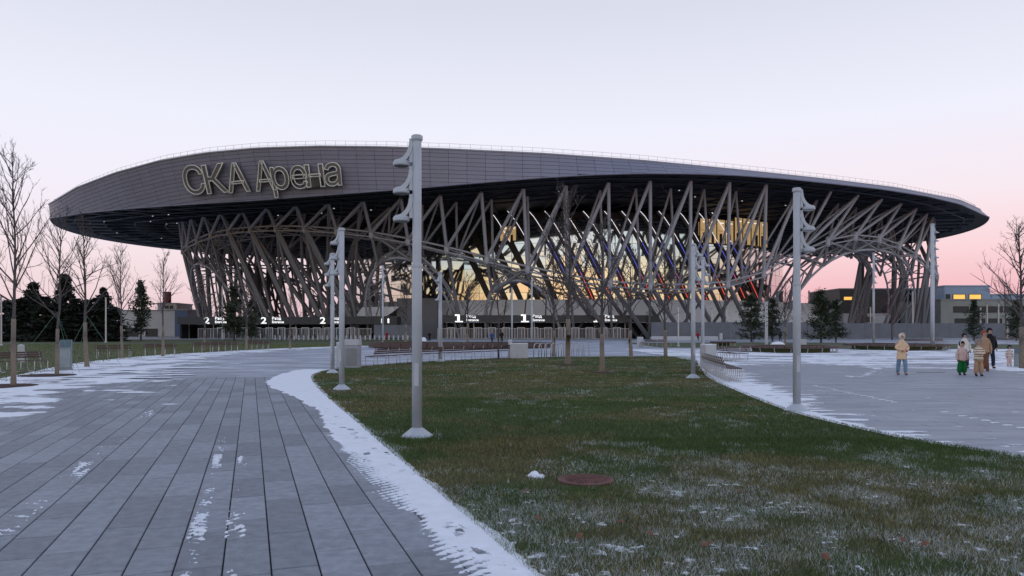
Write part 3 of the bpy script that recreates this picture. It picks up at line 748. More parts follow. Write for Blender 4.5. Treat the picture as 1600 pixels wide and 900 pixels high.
# upper black cladding strips slanting across the drum, and the light strips on them
def strip_path(x0, n, y0=330, y1=474):
    out = []
    for k in range(n):
        u = k/(n-1); y = y0+(y1-y0)*u; x = x0+78*(u**.82); p = on_drum(x, y, .55)
        if p: out.append((y, p))
    return out
for x0 in (690, 714, 738, 765, 793, 826, 851, 880, 911, 944, 971, 1000, 1029, 1060, 1089, 1110):
    pth = strip_path(x0, 19)
    bl_ = MB(); fv = []
    for y, p in pth:
        x_ = proj(p)[0]; hw = 6.5*(1-.35*(y-330)/144)
        fv += [on_drum(x_-hw, y, .12), on_drum(x_+hw, y, .12), on_drum(x_+hw, y, .3), on_drum(x_-hw, y, .3)]
    nf = len(pth); bl_.add(fv, [(4*k+q, 4*k+(q+1) % 4, 4*k+4+(q+1) % 4, 4*k+4+q) for k in range(nf-1) for q in range(4)]+[(3, 2, 1, 0), tuple(4*nf-4+q for q in range(4))]); apart(bl_, 'slanting_fin', mull_m)
    for nm, m_, a, b in (('white_light_strip', ledw_m, 328, 380), ('blue_light_strip', ledb_m, 380, 430), ('red_light_strip', ledr_m, 430, 480)):
        if x0 < 740 or (m_ is ledr_m and x0 < 840): continue
        if m_ is ledb_m and x0 < 800: continue
        q = [p+Vector((0, -.25, 0)) for y, p in pth if a-4.5 <= y <= b+4.5]
        if len(q) > 1: s_ = MB(); s_.tube(q, .07, 4); apart(s_, nm, m_)
# lit rooms high in the drum: recessed box with frame, ceiling lamps and a glowing back wall
def lit_room(x0, x1, y0, y1, bars):
    a, b = on_drum(x0, y1, .45), on_drum(x1, y0, .45); z0, z1 = a.z, b.z
    n = max(2, bars+1)
    for k in range(n):
        xa, xb = x0+(x1-x0)*k/n, x0+(x1-x0)*(k+1)/n; p, q = on_drum(xa, y1, .3), on_drum(xb, y1, .3); d = (q-p); d.z = 0; tg = d.normalized(); nr = Vector((tg.y, -tg.x, 0))
        c = (p+q)/2; c.z = (z0+z1)/2
        M = Matrix.Translation(c-AO) @ Matrix(((tg.x, nr.x, 0, 0), (tg.y, nr.y, 0, 0), (0, 0, 1, 0), (0, 0, 0, 1)))
        mb = MB(); mb.box((0, 0, 0), (d.length-.25, .1, z1-z0)); pane = mb.build('lit_window', warm_m, arena); pane.matrix_basis = M
        mb = MB(); w = d.length; h = z1-z0
        for xx in (-w/2, w/2): mb.box((xx, .12, 0), (.18, .2, h+.3))
        for zz in (-h/2, h/2): mb.box((0, .12, zz), (w-.2, .18, .18))
        mb.box((rnd.uniform(-.2, .2)*w, .12, -h*.28), (w*.3, .06, h*.4)); mb.box((-.1*w, .12, .02*h), (w*.5, .05, .06))
        mb.build('frame', mull_m, pane)
        mb = MB(); mb.box((.1*w, .13, h*.36), (w*.45, .06, .2)); mb.build('ceiling_lamp', signlit_m, pane)
lit_room(781, 807, 353, 377, 1)
lit_room(1093, 1146, 345, 379, 3); lit_room(1147, 1199, 347, 381, 3)
# pale podium and dark base behind the entrances
mb = MB(); n = 96
PA, PB, PC = 78, 58, Vector((18, 231))
for k in range(n):
    t0, t1 = 2*PI*k/n, 2*PI*(k+1)/n
    if not (PI*1.06 < (t0+t1)/2 < PI*1.97): continue
    q = []
    for t, s, z in ((t0+.002, 0, 3.5), (t1-.002, 0, 3.5), (t1-.002, 3.2, 9.3), (t0+.002, 3.2, 9.3)):
        p = ell(t, PA-s, PB-s, PC); q.append((p.x, p.y, z))
    i_ = [(x*1.0, y+.15, z) for x, y, z in q]
    mb = MB(); mb.add(i_+q, [(4, 5, 6, 7), (0, 1, 5, 4), (1, 2, 6, 5), (2, 3, 7, 6), (3, 0, 4, 7)]); apart(mb, 'podium_panel', podium_m)
mb = MB(); v = []
for k in range(97):
    t = 2*PI*k/96; 
    for s, z in ((.25, 0), (.25, 3.6), (3.5, 9.25), (9, 9.3)):
        p = ell(t, PA-s, PB-s, PC); v.append((p.x, p.y, z))
mb.add(v, [(4*k+j, 4*k+4+j, 4*k+5+j, 4*k+1+j) for k in range(96) for j in range(3)]); apart(mb, 'podium_base', mat('podium_base', (.10, .10, .11), .7))

# ------------------------------------------------------------------ entrance pavilions
def text_mesh(body, size, ext=.03):
    cu = bpy.data.curves.new('t', 'FONT'); cu.body = body; cu.size = size; cu.extrude = ext; cu.offset = size*.018
    ob = bpy.data.objects.new('t', cu); col.objects.link(ob); dg = bpy.context.evaluated_depsgraph_get()
    me = bpy.data.meshes.new_from_object(ob.evaluated_get(dg)); bpy.data.objects.remove(ob); me.materials.clear(); me.materials.append(signlit_m); return me
def pavilion(label, x0, x1, D, yt, yb, signs):
    a, b = wp(x0, yb, D), wp(x1, yb, D); zt, zb = wp(0, yt, D).z, a.z; w = b.x-a.x
    t = thing('entrance_pavilion', label, 'pavilion', ((a.x+b.x)/2, D, 0))
    mb = MB()
    n = int(w/6); pw = w/n
    for k in range(n):
        mb = MB(); mb.box((-w/2+pw*(k+.5), 0, (zt+zb)/2), (pw-.06, .3, zt-zb)); mb.build('canopy_panel', canopy_m, t)
    mb = MB(); mb.box((0, 5.2, zt-.4), (w, 10, .5)); mb.build('canopy_roof', canopy_m, t)
    mb = MB(); mb.box((0, 9, zb/2), (w, .3, zb)); mb.build('back_wall', inner_m, t)
    for s in (-1, 1):
        mb = MB(); mb.box((s*(w/2-.3), 5, zb/2), (.4, 8, zb)); mb.build('side_wall', inner_m, t)
    for k in range(n+1):
        mb = MB(); mb.box((max(-w/2+.7, min(w/2-.7, -w/2+pw*k)), 4.5, zb/2), (.18, .18, zb)); mb.build('door_post', rail_m, t)
    for px, num in signs:
        X = (px-800)/F*D-(a.x+b.x)/2
        if num == '1':
            mb = MB(); mb.box((X-.2, -.22, zb+1.0), (.55, .08, 1.4)); mb.box((X-.75, -.22, zb+1.55), (.5, .08, .34)); mb.box((X-.1, -.22, zb+.14), (1.7, .08, .26)); mb.build('sign_number', signlit_m, t)
        else:
            o = link('sign_number', text_mesh(num, 2.1), t); o.location = (X-1.0, -.22, zb+.15); o.rotation_euler = (R(90), 0, 0); o.scale = (1.25, .95, 1)
        for k, s in enumerate(('Вход', 'Entrance')):
            o = link('sign_text', text_mesh(s, .85 if k == 0 else .75), t); o.location = (X+1.5, -.22, zb+1.0-k*.75); o.rotation_euler = (R(90), 0, 0)
    return t
pavilion('long dark entrance pavilion on the left with lit 2 signs', 277, 585, 165, 495, 506.5, [(326, '2'), (415, '2'), (507, '2')])
pavilion('long dark entrance pavilion in the middle with lit 1 signs', 690, 1030, 160, 492.5, 503.5, [(718, '1'), (821, '1'), (934, '1')])
o = None
# grey restroom block next to the left pavilion
t = thing('kiosk', 'low dark kiosk with two small white pictograms by left pavilion', 'kiosk', (wp(602, 500, 164).x, 164, 0))
mb = MB(); mb.box((0, 3, 2.5), (5.2, 6, 5.0)); mb.build('body', canopy_m, t)
for s in (-1, 1):
    mb = MB(); mb.lathe([(.05, -.03), (.28, -.03), (.28, .03), (.05, .03)], 10); mb.v = [(x*.8+s*.7, -.05+z, y*.8+4.3) for x, y, z in mb.v]; mb.box((s*.7, -.04, 3.8), (.38, .06, .6)); mb.build('pictogram', signlit_m, t)
mb = MB(); mb.box((0, -.03, 1.3), (2.4, .06, 2.6)); mb.build('doorway', inner_m, t)
# white triangular wall pieces flanking the entrances
def wedge(label, pts, D, dep, m):
    a = [wp(x, y, D) for x, y in pts]; mb = MB(); n = len(a); b = [p+Vector((0, dep, 0)) for p in a]
    mb.add(a+b, [tuple(range(n-1, -1, -1)), tuple(range(n, 2*n))]+[(k, (k+1) % n, n+(k+1) % n, n+k) for k in range(n)]); return tag(mb.build('ramp_wall', m), label, 'wall')
wedge('pale sloping ramp wall right of the left pavilion', [(556, 494), (566, 480), (625, 479), (604, 494)], 172, 6, podium_m)
wedge('tall pale wall block left of the middle pavilion', [(620, 529), (620, 466), (684, 466), (684, 529)], 174, 6, mat('grey_block', (.20, .20, .215), .7))

# turnstiles
tmb = {}
def make_turnstile():
    t = thing('turnstile', '', 'turnstile')
    mb = MB()
    for s in (-1, 1): mb.box((s*.75, 0, 1.25), (.16, .2, 2.5))
    mb.box((0, 0, 2.42), (1.34, .2, .16)); mb.build('frame', conc_m, t)
    mb = MB(); mb.tube([(.1, .3, 0), (.1, .3, 2.3)], .07, 6)
    for k in range(7): mb.box((.38, .3, .35+k*.28), (.5, .05, .05)); mb.box((-.2, .3, .35+k*.28), (.5, .05, .05))
    mb.build('rotor', rail_m, t)
    mb = MB(); mb.box((-.6, -.25, .55), (.14, .5, 1.0)); mb.build('card_reader', grey_m, t); return t
ts0 = make_turnstile(); ts0.location = (0, -40, 0); first = True
def put_ts(px, D, label, group):
    global first
    o = ts0 if first else copy_tree(ts0); first = False
    o.location = ((px-800)/F*D, D, 0); tag(o, label, group=group)
ORD = ['first', 'second', 'third', 'fourth', 'fifth', 'sixth', 'seventh', 'eighth', 'ninth', 'tenth', 'eleventh', 'twelfth', 'thirteenth']
for n_, px in enumerate((345, 363, 382, 402, 421, 440, 458, 477, 495, 513, 531, 549)): put_ts(px, 163, ORD[n_]+' white turnstile from the left at the left 2 pavilion', 'turnstiles at the left pavilion')
for n_, px in enumerate((705, 726, 747, 769, 791, 814, 835, 856, 878, 899, 921, 943, 964)): put_ts(px, 158, ORD[n_]+' white turnstile from the left at the middle 1 pavilion', 'turnstiles at the middle pavilion')

# fences
def fence(label, x0, x1, D, h, step, m, bars, tilt=0):
    a, b = (x0-800)/F*D, (x1-800)/F*D; n = max(1, int((b-a)/step)); w = (b-a)/n
    t = thing('fence', label, 'fence', ((a+b)/2, D, 0))
    for k in range(n):
        xx = a+w*(k+.5)-(a+b)/2
        if bars:
            mb = MB(); q = 9
            for j in range(q): mb.box((xx-w/2+w*(j+.5)/q, 0, h/2), (.05, .05, h))
            mb.box((xx, .05, h-.06), (w, .05, .08)); mb.box((xx, .05, .15), (w, .05, .08)); mb.build('bar_panel', m, t)
        else:
            mb = MB(); mb.box((xx, 0, h/2+.1), (w-.12, .06, h-.2)); mb.build('panel', m, t)
    for k in range(n+1):
        mb = MB(); mb.box((a+w*k-(a+b)/2, -.06 if bars else .09, h/2), (.1, .1, h+.05)); mb.build('post', rail_m if bars else grey_m, t)
    return t
meshf_m = mat('screen_mesh', (.13, .14, .165), .5, var=.12, scale=.6, isl=.06)
fence('silver bar fence between the turnstiles of the left pavilion', 310, 580, 163.6, 2.3, 2.6, rail_m, True)
fence('silver bar fence between the turnstiles of the middle pavilion', 684, 985, 158.6, 2.3, 2.6, rail_m, True)
fence('dark grey screen fence right of the middle pavilion', 1018, 1260, 150, 3.5, 3, meshf_m, False)
fence('dark grey screen fence under the right portal arch', 1262, 1640, 160, 3.4, 3, meshf_m, False)
fence('grey screen fence beside the red clothed passer-by', 585, 660, 158, 3.0, 2.4, meshf_m, False)
# row of small white bollards before the left pavilion
bmb = MB(); bmb.lathe([(.16, 0), (.16, .75), (.1, .85)], 8); boll_me = bmb.mesh('bollard', conc_m)
for k in range(30):
    px = 430+k*7.4; o = link('bollard', boll_me); o.location = ((px-800)/F*140, 140, 0); tag(o, 'small white bollard in the row before the left pavilion', 'bollard', 'white bollards before the left pavilion')

# ------------------------------------------------------------------ lamp posts
def lamp_post(label, px, py, ytop, nl, side, first_drop=.42, gap=.42, rz=0.0, r=.068, lumscale=1.0, base=True, group=None):
    p = gp(px, py); h = EYE+(HZ-ytop)/F*p.y
    t = thing('lamp_post', label, 'lamp post', (p.x, p.y, 0), rz, group)
    split = h*.57
    mb = MB(); mb.lathe([(r*1.12, .02), (r*1.12, split), (r*1.02, split+.02), (r, split+.05), (r, h-.02), (r*.9, h-.01)], 20); o = mb.build('pole', steel_m, t, True)
    o.data.polygons.foreach_set('use_smooth', [len(q.vertices) == 4 for q in o.data.polygons])
    mb = MB(); mb.lathe([(r*1.13+.004, split-.03), (r*1.22, split-.02), (r*1.22, split+.02), (r*1.05, split+.03)], 20); mb.build('collar', steel_m, t)
    mb = MB(); mb.lathe([(r*1.04, h-.08), (r*1.3, h-.05), (r*1.3, h), (r*1.05, h+.015)], 20); mb.build('cap', steel_m, t)
    if base:
        mb = MB(); mb.lathe([(.255, 0), (.255, .018), (.10, .135), (r*1.13, .15)], 8, phase=PI/8); mb.build('base_plate', steel_m, t)
    for k in range(nl):
        z = h-first_drop-k*gap; s = side; R0 = .125*lumscale; cx = s*(r+.045+R0)
        # curved bracket sweeping from the pole down and out to the disc
        n = 9; prof = []
        for j in range(n):
            a = j/(n-1)*PI/2
            prof.append((s*(r+.035)+s*(.20*lumscale)*(1-math.cos(a)), z+.27*lumscale*(1-math.sin(a))+.035))
        mb = MB(); v, f = [], []
        for j, (x, zz) in enumerate(prof):
            u = j/(n-1); tk = .05+.01*u; wdt = .034+.02*u
            v += [(x-s*tk*(1-u), -wdt, zz-tk*u), (x-s*tk*(1-u), wdt, zz-tk*u), (x+s*tk*.3, wdt, zz+tk*.4), (x+s*tk*.3, -wdt, zz+tk*.4)]
        for j in range(n-1):
            for q in range(4): f.append((4*j+q, 4*j+(q+1) % 4, 4*j+4+(q+1) % 4, 4*j+4+q))
        f += [(3, 2, 1, 0), tuple(4*(n-1)+q for q in range(4))]
        mb.add(v, f); mb.box((s*(r+.02), 0, z+.2), (.05, .06, .36)); br_ = mb.build('bracket', steel_m, t)
        mb = MB(); mb.lathe([(R0*.9, 0), (R0, .012), (R0, .05), (R0*.88, .075), (R0*.3, .085)], 18, (cx, 0, z-.03)); hd = mb.build('luminaire', steel_m, t)
        mb = MB(); mb.lathe([(R0*.82, -.006), (R0*.82, .003)], 18, (cx, 0, z-.03)); mb.build('lamp_glass', darklum_m, hd)
    mb = MB(); mb.box((0, -r*1.12, .95), (.07, .02, .34)); mb.build('service_hatch', steel_m, t)
    return t
lamp_post('tall grey lamp post nearest the camera, three lamps on its left', 651.5, 683, 213, 3, -1)
lamp_post('grey lamp post on the right lawn edge, three lamps on its right', 1245, 642, 295, 3, 1, .40, .42)
lamp_post('grey lamp post at left lawn tip, nearer of two, lamps towards left', 534, 609, 357, 3, -1, .40, .42, R(-25))
lamp_post('grey lamp post at left lawn tip, farther of the two', 519.5, 583, 396, 3, -1, .40, .42, R(-25))
lamp_post('grey lamp post on the lawn left of the curved bench, lamps rightwards', 1083, 591, 381, 3, 1, .40, .42, R(20))
lamp_post('grey lamp post right behind the block end of the curved bench', 1098, 572, 402, 3, 1, .40, .42, R(20))
lamp_post('slim lamp post standing in the long round wooden planter', 598, 538.5, 415, 6, 1, .5, .75, 0, .10, 1.3)
lamp_post('slim plain lamp post beside the far end of the long bench', 688, 565, 425, 3, -1, .5, .5, R(60), .09)
lamp_post('slim lamp post far behind the bike rack, left of two', 800, 534, 450, 0, 1, .4, .5, 0, .12)
lamp_post('slim lamp post far behind the bike rack, right of two', 831, 533.5, 437, 0, 1, .4, .5, 0, .14)
lamp_post('tall lamp post with six lamps right of the portal arch', 1457, 547, 350, 6, 1, .75, .72, 0, .15, 1.4)
lamp_post('tall lamp post with small lamps standing under the portal arch', 1365, 537, 395, 5, 1, .8, .8, 0, .13, 1.3)
for i, (x, yb, yt, lab) in enumerate([(1011, 529, 488, 'thin white pole left of the pair beside the middle pavilion'), (1018.5, 529, 490, 'thin white pole right of the pair beside the middle pavilion'),
        (1060, 541, 480, 'white pole standing left of the snowy low wall'), (1065, 527, 445, 'tall thin white pole behind the low snowy wall'), (1069, 527, 441, 'tall thinner white pole just right of another'),
        (1112, 530, 483, 'thin white pole in front of the screen fence, left'), (1135, 530, 483, 'thin white pole in front of the screen fence, right'),
        (1360, 528, 480, 'thin short white pole just left of the arch lamp post'), (1426, 528, 455, 'thin tall white pole below the right arch leg'), (1438, 526, 478, 'thin white pole right of the taller one below the arch leg'),
        (1446, 527, 484, 'shortest thin white pole left of the six-lamp post'), (1532, 528, 481, 'thin white pole right of the small fir'), (1542, 526, 474, 'thin white pole farther right of the small fir'),
        (1560, 527, 474, 'thin white pole near the right picture edge'), (1574, 530, 503, 'short grey pole near the right edge'), (1264, 527, 455, 'tall thin white pole among the right pines'), (1270, 528, 485, 'short thin white pole among the right pines'),
        (347.5, 530, 448, 'white pole rising in front of the left columns'), (165.5, 535, 466, 'thin white lamp pole before the dark conifers'), (94, 530, 460, 'thin pale pole behind the second bare tree'), (2, 540, 465, 'pale pole at the left picture edge')]):
    p = gp(x, yb); h = EYE+(HZ-yt)/F*p.y; t = thing('light_pole', lab, 'pole', (p.x, p.y, 0)); r = max(.06, .0011*p.y)
    mb = MB(); mb.lathe([(r, 0), (r*.85, h)], 10); mb.build('shaft', rail_m, t); mb = MB(); mb.lathe([(r*2.2, 0), (r*2.2, .05), (r*1.2, .12)], 10); mb.build('base', rail_m, t)
    mb = MB(); mb.lathe([(r*1.3, h), (r*1.3, h+.1), (r*.6, h+.16)], 10); mb.build('cap', grey_m, t)
# perforated white light column near the right planter
p = gp(1197.5, 540); t = thing('light_column', 'white light column with round dark holes by right planter', 'light column', (p.x, p.y, 0)); h = EYE+(HZ-472)/F*p.y
mb = MB(); mb.lathe([(.17, 0), (.17, h), (.14, h+.04)], 14); mb.build('shaft', conc_m, t)
for k in range(6): mb = MB(); mb.lathe([(.07, -.01), (.07, .01)], 10); mb.v = [(x, -.172+z, y+h-.4-k*.45) for x, y, z in mb.v]; mb.build('hole', darklum_m, t)

# ------------------------------------------------------------------ bare trees
def grow(seed, h, spread=1.0, dense=1.0, r0=.085, lo=.30):
    g = random.Random(seed); trunk = MB(); br = MB(); wrap = MB(); n = 12
    px, py = 0, 0; P = []
    for k in range(n+1):
        u = k/n; P.append(Vector((px, py, h*u))); px += g.gauss(0, .012*h/n*3); py += g.gauss(0, .012*h/n*3)
    rad = [r0*(1-.88*(k/n)**.9) for k in range(n+1)]
    trunk.tube(P, rad, 9)
    def at(u):
        k = min(n-1, int(u*n)); return P[k].lerp(P[k+1], u*n-k)
    wu = lo*.98; ks = [0, .02, .08, .2, wu*.6, wu]; wrap.tube([at(u) for u in ks], [r0*1.5, r0*1.22, r0*1.12, r0*1.06, r0*1.02, r0*.98], 11)
    nb = int(30*dense)
    for i in range(nb):
        u = lo+.03+(1-lo-.06)*((i+g.random())/nb)**.85; a = g.uniform(0, 2*PI); s = at(u); rel = (u-lo)/(1-lo)
        ln = h*spread*(.40*(1-rel)**.75+.07)*g.uniform(.65, 1.15); el = R(g.uniform(22, 50)+28*rel*0+12*(1-rel))
        d = Vector((math.cos(a)*math.cos(PI/2-el), math.sin(a)*math.cos(PI/2-el), math.sin(PI/2-el)))
        rb = r0*.40*(1-rel*.6)
        limb(br, s, d, ln, rb, g, 0)
    return trunk, br, wrap
TWIG = .0075
def limb(br, s, d, ln, r, g, lv):
    n = 5 if lv == 0 else 3; P = [s]; q = s.copy(); dd = d.copy()
    for k in range(n):
        dd = (dd+Vector((g.gauss(0, .13), g.gauss(0, .13), g.gauss(.07, .09)))).normalized(); q = q+dd*ln/n; P.append(q)
    br.tube(P, [r*(1-.8*k/n) for k in range(n+1)], 5 if lv == 0 else 3, False)
    if lv >= 2: return
    m = (5 if lv == 0 else 3)
    for k in range(m):
        u = g.uniform(.25, .98); i = min(n-1, int(u*n)); p = P[i].lerp(P[i+1], u*n-i)
        sd = Vector((g.gauss(0, 1), g.gauss(0, 1), g.gauss(.25, .6))).normalized(); e = (dd*.75+sd*.75).normalized()
        limb(br, p, e, ln*g.uniform(.28, .5)*(1.1-.4*u), max(TWIG, r*.5*(1-.4*u)), g, lv+1)
VAR = []
for sd, spd, dn in ((3, .95, 1.1), (8, .8, .95), (15, 1.05, 1.0), (27, .9, 1.2)):
    tr_, br_, wr_ = grow(sd, 6.5, spd, dn); VAR.append((tr_.mesh('trunk', bark_m, True), br_.mesh('crown', twig_m, True), wr_.mesh('trunk_wrap', wrap_m, True)))
tr_, br_, wr_ = grow(33, 6.5, .55, .8, .06, .2); VAR.append((tr_.mesh('trunk', bark_m, True), br_.mesh('crown', twig_m, True), None))
tr_, br_, wr_ = grow(41, 6.5, 1.2, 1.1, .10, .22); VAR.append((tr_.mesh('trunk', bark_m, True), br_.mesh('crown', redtwig_m, True), None))
TWIG = .015
for sd, spd, dn in ((52, 1.0, 1.0), (58, .85, .9)):
    tr_, br_, wr_ = grow(sd, 6.5, spd, dn, .095, .27); VAR.append((tr_.mesh('trunk', bark_m, True), br_.mesh('crown', twig_m, True), wr_.mesh('trunk_wrap', wrap_m, True)))
def tree(label, px, py, yt, var, rz, group, wide=1.0, thick=None):
    p = gp(px, py); h = EYE+(HZ-yt)/F*p.y; t = thing('bare_tree', label, 'tree', (p.x, p.y, 0), rz, group); s = h/6.5
    a, b, c = VAR[var]
    for nm, me in (('trunk', a), ('crown', b), ('trunk_wrap', c)):
        if me: o = link(nm, me, t); o.scale = (s*wide, s*wide, s)
    return t, p
LG = 'young bare trees along the left path'; CG = 'young bare trees on the central lawn'
t1, p1 = tree('bare tree with wrapped trunk at the left picture edge, nearest of its row', 21, 604, 243, 0, .3, LG, .72)
t2, p2 = tree('bare wrapped tree beside the grey slanted info stand', 89, 587, 338, 2, 1.4, LG, .78)
t3, p3 = tree('bare wrapped tree just right of the grey info stand', 136, 573, 338, 1, 2.2, LG, .9)
tree('bare wrapped tree in front of the second left bench', 190, 560, 388, 3, 3.1, LG, .85)
tree('bare wrapped tree beside the third left bench, left of the arena columns', 254, 557, 394, 1, 4.4, LG, .85)
tree('bare wrapped tree in front of the leftmost arena columns', 319, 550, 432, 0, 5.2, LG, 1.1)
tree('bare wrapped tree below the left 2 sign, sixth along the path', 385, 547.5, 432, 2, 2.6, LG, 1.1)
tree('last bare tree of the left path row, small', 453, 545, 450, 3, .9, LG, 1.1)
tree('slim dark unwrapped tree beside the end of the long bench', 779, 561, 392, 4, .5, CG, 1.0)
tree('tallest bare wrapped tree of the central lawn, left of two', 887, 571, 298, 7, 1.1, CG, .9)
tree('bare wrapped tree in the middle of the central lawn, nearest', 941, 583, 352, 6, 4.9, CG, 1.0)
tree('bare wrapped tree standing by the bike rack', 865, 556.5, 405, 6, 2.0, CG, 1.1)
tree('bare wrapped tree on the far lawn edge, right of the middle', 986, 560, 395, 7, 5.6, CG, 1.1)
tree('bare wrapped tree at the far right corner of the central lawn', 1040, 558, 398, 6, 3.9, CG, 1.1)
tree('bare tree in the long planter left of the nearest lamp post', 634, 536, 436, 2, 1.9, 'bare trees in the long planter', 1.2)
tree('bare tree in the long planter right of the nearest lamp post', 731, 537, 430, 0, 3.3, 'bare trees in the long planter', 1.2)
tree('bare tree at the right picture edge beside a grey stand', 1597, 577, 352, 3, 3.6, 'bare trees by the right walkway', 1.15)
tree('bare tree with wrapped trunk growing in the right wooden planter', 1227, 540, 440, 0, 2.4, 'bare trees by the right walkway', .9)
tree('spreading reddish bare tree in front of the right arch leg', 1394, 531, 452, 5, .4, 'reddish bare trees near the arch', 1.1)
tree('small reddish shrub tree between the pine and the arch', 1347, 528, 492, 5, 1.8, 'reddish bare trees near the arch', 1.4)
tree('bare tree behind the right picture edge pole', 1572, 531, 445, 2, 4.2, 'bare trees by the right walkway', 1.0)
tree('bare tree rising behind the right pines', 1277, 527, 455, 5, 4.0, 'reddish bare trees near the arch', .9)
# tree pits and guy ropes
for (p, lab) in ((p1, 'dark mulch bed round the nearest left tree'), (p2, 'dark mulch bed beside the info stand tree')):
    mb = MB(); mb.lathe([(.95, 0), (.9, .028), (.3, .045)], 20, (0, 0, 0)); o = mb.build('mulch_bed', soil_m); o.location = (p.x-.35, p.y, 0); tag(o, lab, kind='structure')
rope_m = mat('green_rope', (.12, .22, .16), .7)
for tq in (t2, t3):
    for k, a in enumerate((.2, 2.3, 4.2)):
        mb = MB(); mb.tube([(0, 0, 2.3), (math.cos(a)*1.5, math.sin(a)*1.5, .02)], .006, 4); mb.build('guy_rope', rope_m, tq)
# mulch circles on lawn trees
for px, py, lab in ((941, 583, 'dark soil ring at the foot of the nearest lawn tree'), (779, 561, 'dark soil ring at the foot of the slim dark tree'), (887, 571, 'dark soil ring at the foot of the tallest lawn tree')):
    p = gp(px, py); mb = MB(); mb.lathe([(.55, 0), (.5, .03), (.12, .06)], 16); o = mb.build('soil_ring', soil_m); o.location = p; tag(o, lab, kind='structure')

# ------------------------------------------------------------------ conifers
def conifer(seed, h, rad, m_needle, open_=.5, base=.12, pine=False):
    g = random.Random(seed); tr = MB(); nd = MB(); bw = MB()
    tr.tube([(0, 0, 0), (g.gauss(0, .05), g.gauss(0, .05), h*.5), (0, 0, h*.97)], [h*.018, h*.012, h*.003], 7)
    nw = int(17 if not pine else 13); 
    for w in range(nw):
        u = base+(1-base)*(w+.5*g.random())/nw; rr = rad*((1-u)**.55*.98+.05)*(g.uniform(.6, 1.15) if pine else g.uniform(.85, 1.1)); k = g.randint(5, 8) if not pine else g.randint(6, 9)
        for b in range(k):
            a = g.uniform(0, 2*PI); L = rr*g.uniform(.6, 1.15); dz = (.28 if pine else -.12)*L*g.uniform(.3, 1.2)
            s = Vector((0, 0, h*u)); e = Vector((math.cos(a)*L, math.sin(a)*L, h*u+dz)); bw.tube([s, e], [h*.004, h*.0015], 3, False)
            for q in range(int((26 if pine else 46)*(1-open_*.5))):
                f = g.uniform(.18, 1.03); c = s.lerp(e, f)+Vector((g.gauss(0, .1*L+.03*h*.3), g.gauss(0, .1*L+.03*h*.3), g.gauss(0, (.026 if pine else .012)*h)))
                sz = h*(.030 if pine else .042)*g.uniform(.6, 1.4); d1 = Vector((g.gauss(0, 1), g.gauss(0, 1), g.gauss(0, .5))).normalized()*sz; d2 = Vector((g.gauss(0, 1), g.gauss(0, 1), g.gauss(0, .6))).normalized()*sz*.55
                nd.add([c-d1, c+d2, c+d1*1.2, c-d2*.7], [(0, 1, 2), (0, 2, 3)])
    return tr.mesh('trunk', bark_m), nd.mesh('crown', m_needle), bw.mesh('branches', twig_m)
CV = [conifer(2, 10, 2.6, needle_m, .4, .16, True), conifer(5, 10, 3.0, needle_m, .5, .10, True), conifer(9, 10, 2.3, darkneedle_m, .1, .02), conifer(12, 10, 2.6, darkneedle_m, .1, .02), conifer(21, 10, 3.8, needle_m, .25, .06, True)]
def fir(name, label, px, D, yt, var, rz, group, wide=1.0):
    h = EYE+(HZ-yt)/F*D; t = thing(name, label, 'tree', ((px-800)/F*D, D, 0), rz, group); s = h/10
    for nm, me in zip(('trunk', 'crown', 'branches'), CV[var]): o = link(nm, me, t); o.scale = (s*wide, s*wide, s)
DG = 'dark conifers massed behind the left lawn'
dk = [(-8, 118, 462), (14, 124, 468), (33, 116, 466), (52, 128, 440), (70, 115, 463), (88, 122, 468), (101, 130, 428), (118, 116, 465), (135, 121, 468), (152, 117, 464), (162, 132, 449), (178, 120, 478)]
lab = ['conifer at the far left edge of the dark tree mass', 'second conifer from the left in the dark mass', 'dark conifer left of the second bare tree', 'tall dark conifer top left of the second bare tree', 'low dark conifer behind the second bare tree',
       'dark conifer just right of the second bare tree', 'tallest dark conifer, its tip between second and third bare trees', 'dark conifer left of the third bare tree', 'dark conifer behind the third bare tree', 'dark conifer right of the third bare tree', 'tall dark conifer near the thin white lamp pole', 'lowest dark conifer at the right end of the mass']
for i, (px, D, yt) in enumerate(dk): fir('conifer', lab[i], px, D, yt, 2+i % 2, i*1.3, DG, 1.55 if yt > 455 else 1.0)
PG = 'green pines around the plaza'
fir('pine_tree', 'open green pine standing alone before the white building', 220, 128, 439, 0, .4, PG, .95)
fir('pine_tree', 'green pine in front of the left columns', 366, 125, 448, 1, 1.2, PG, 1.25)
fir('pine_tree', 'dense green pine before the screen fence, left of two', 1174, 112, 460, 4, 2.2, PG, 1.1)
fir('pine_tree', 'dense green pine just left of the right lamp post', 1207, 118, 468, 1, 5.0, PG, 1.3)
fir('pine_tree', 'bushy green pine right of the right lamp post', 1283, 105, 453, 4, 3.0, PG, 1.0)
fir('pine_tree', 'smaller green pine beside the bushy right one', 1306, 110, 470, 1, .8, PG, 1.2)
fir('pine_tree', 'small brownish fir before the greenish building', 1522, 120, 469, 0, 4.1, PG, 1.0)
fir('pine_tree', 'dark pine at the right picture edge', 1588, 125, 470, 4, 4.6, PG, .9)
fir('pine_tree', 'short pine beside the entrance pavilion left end', 392, 118, 470, 1, 2.7, PG, 1.1)

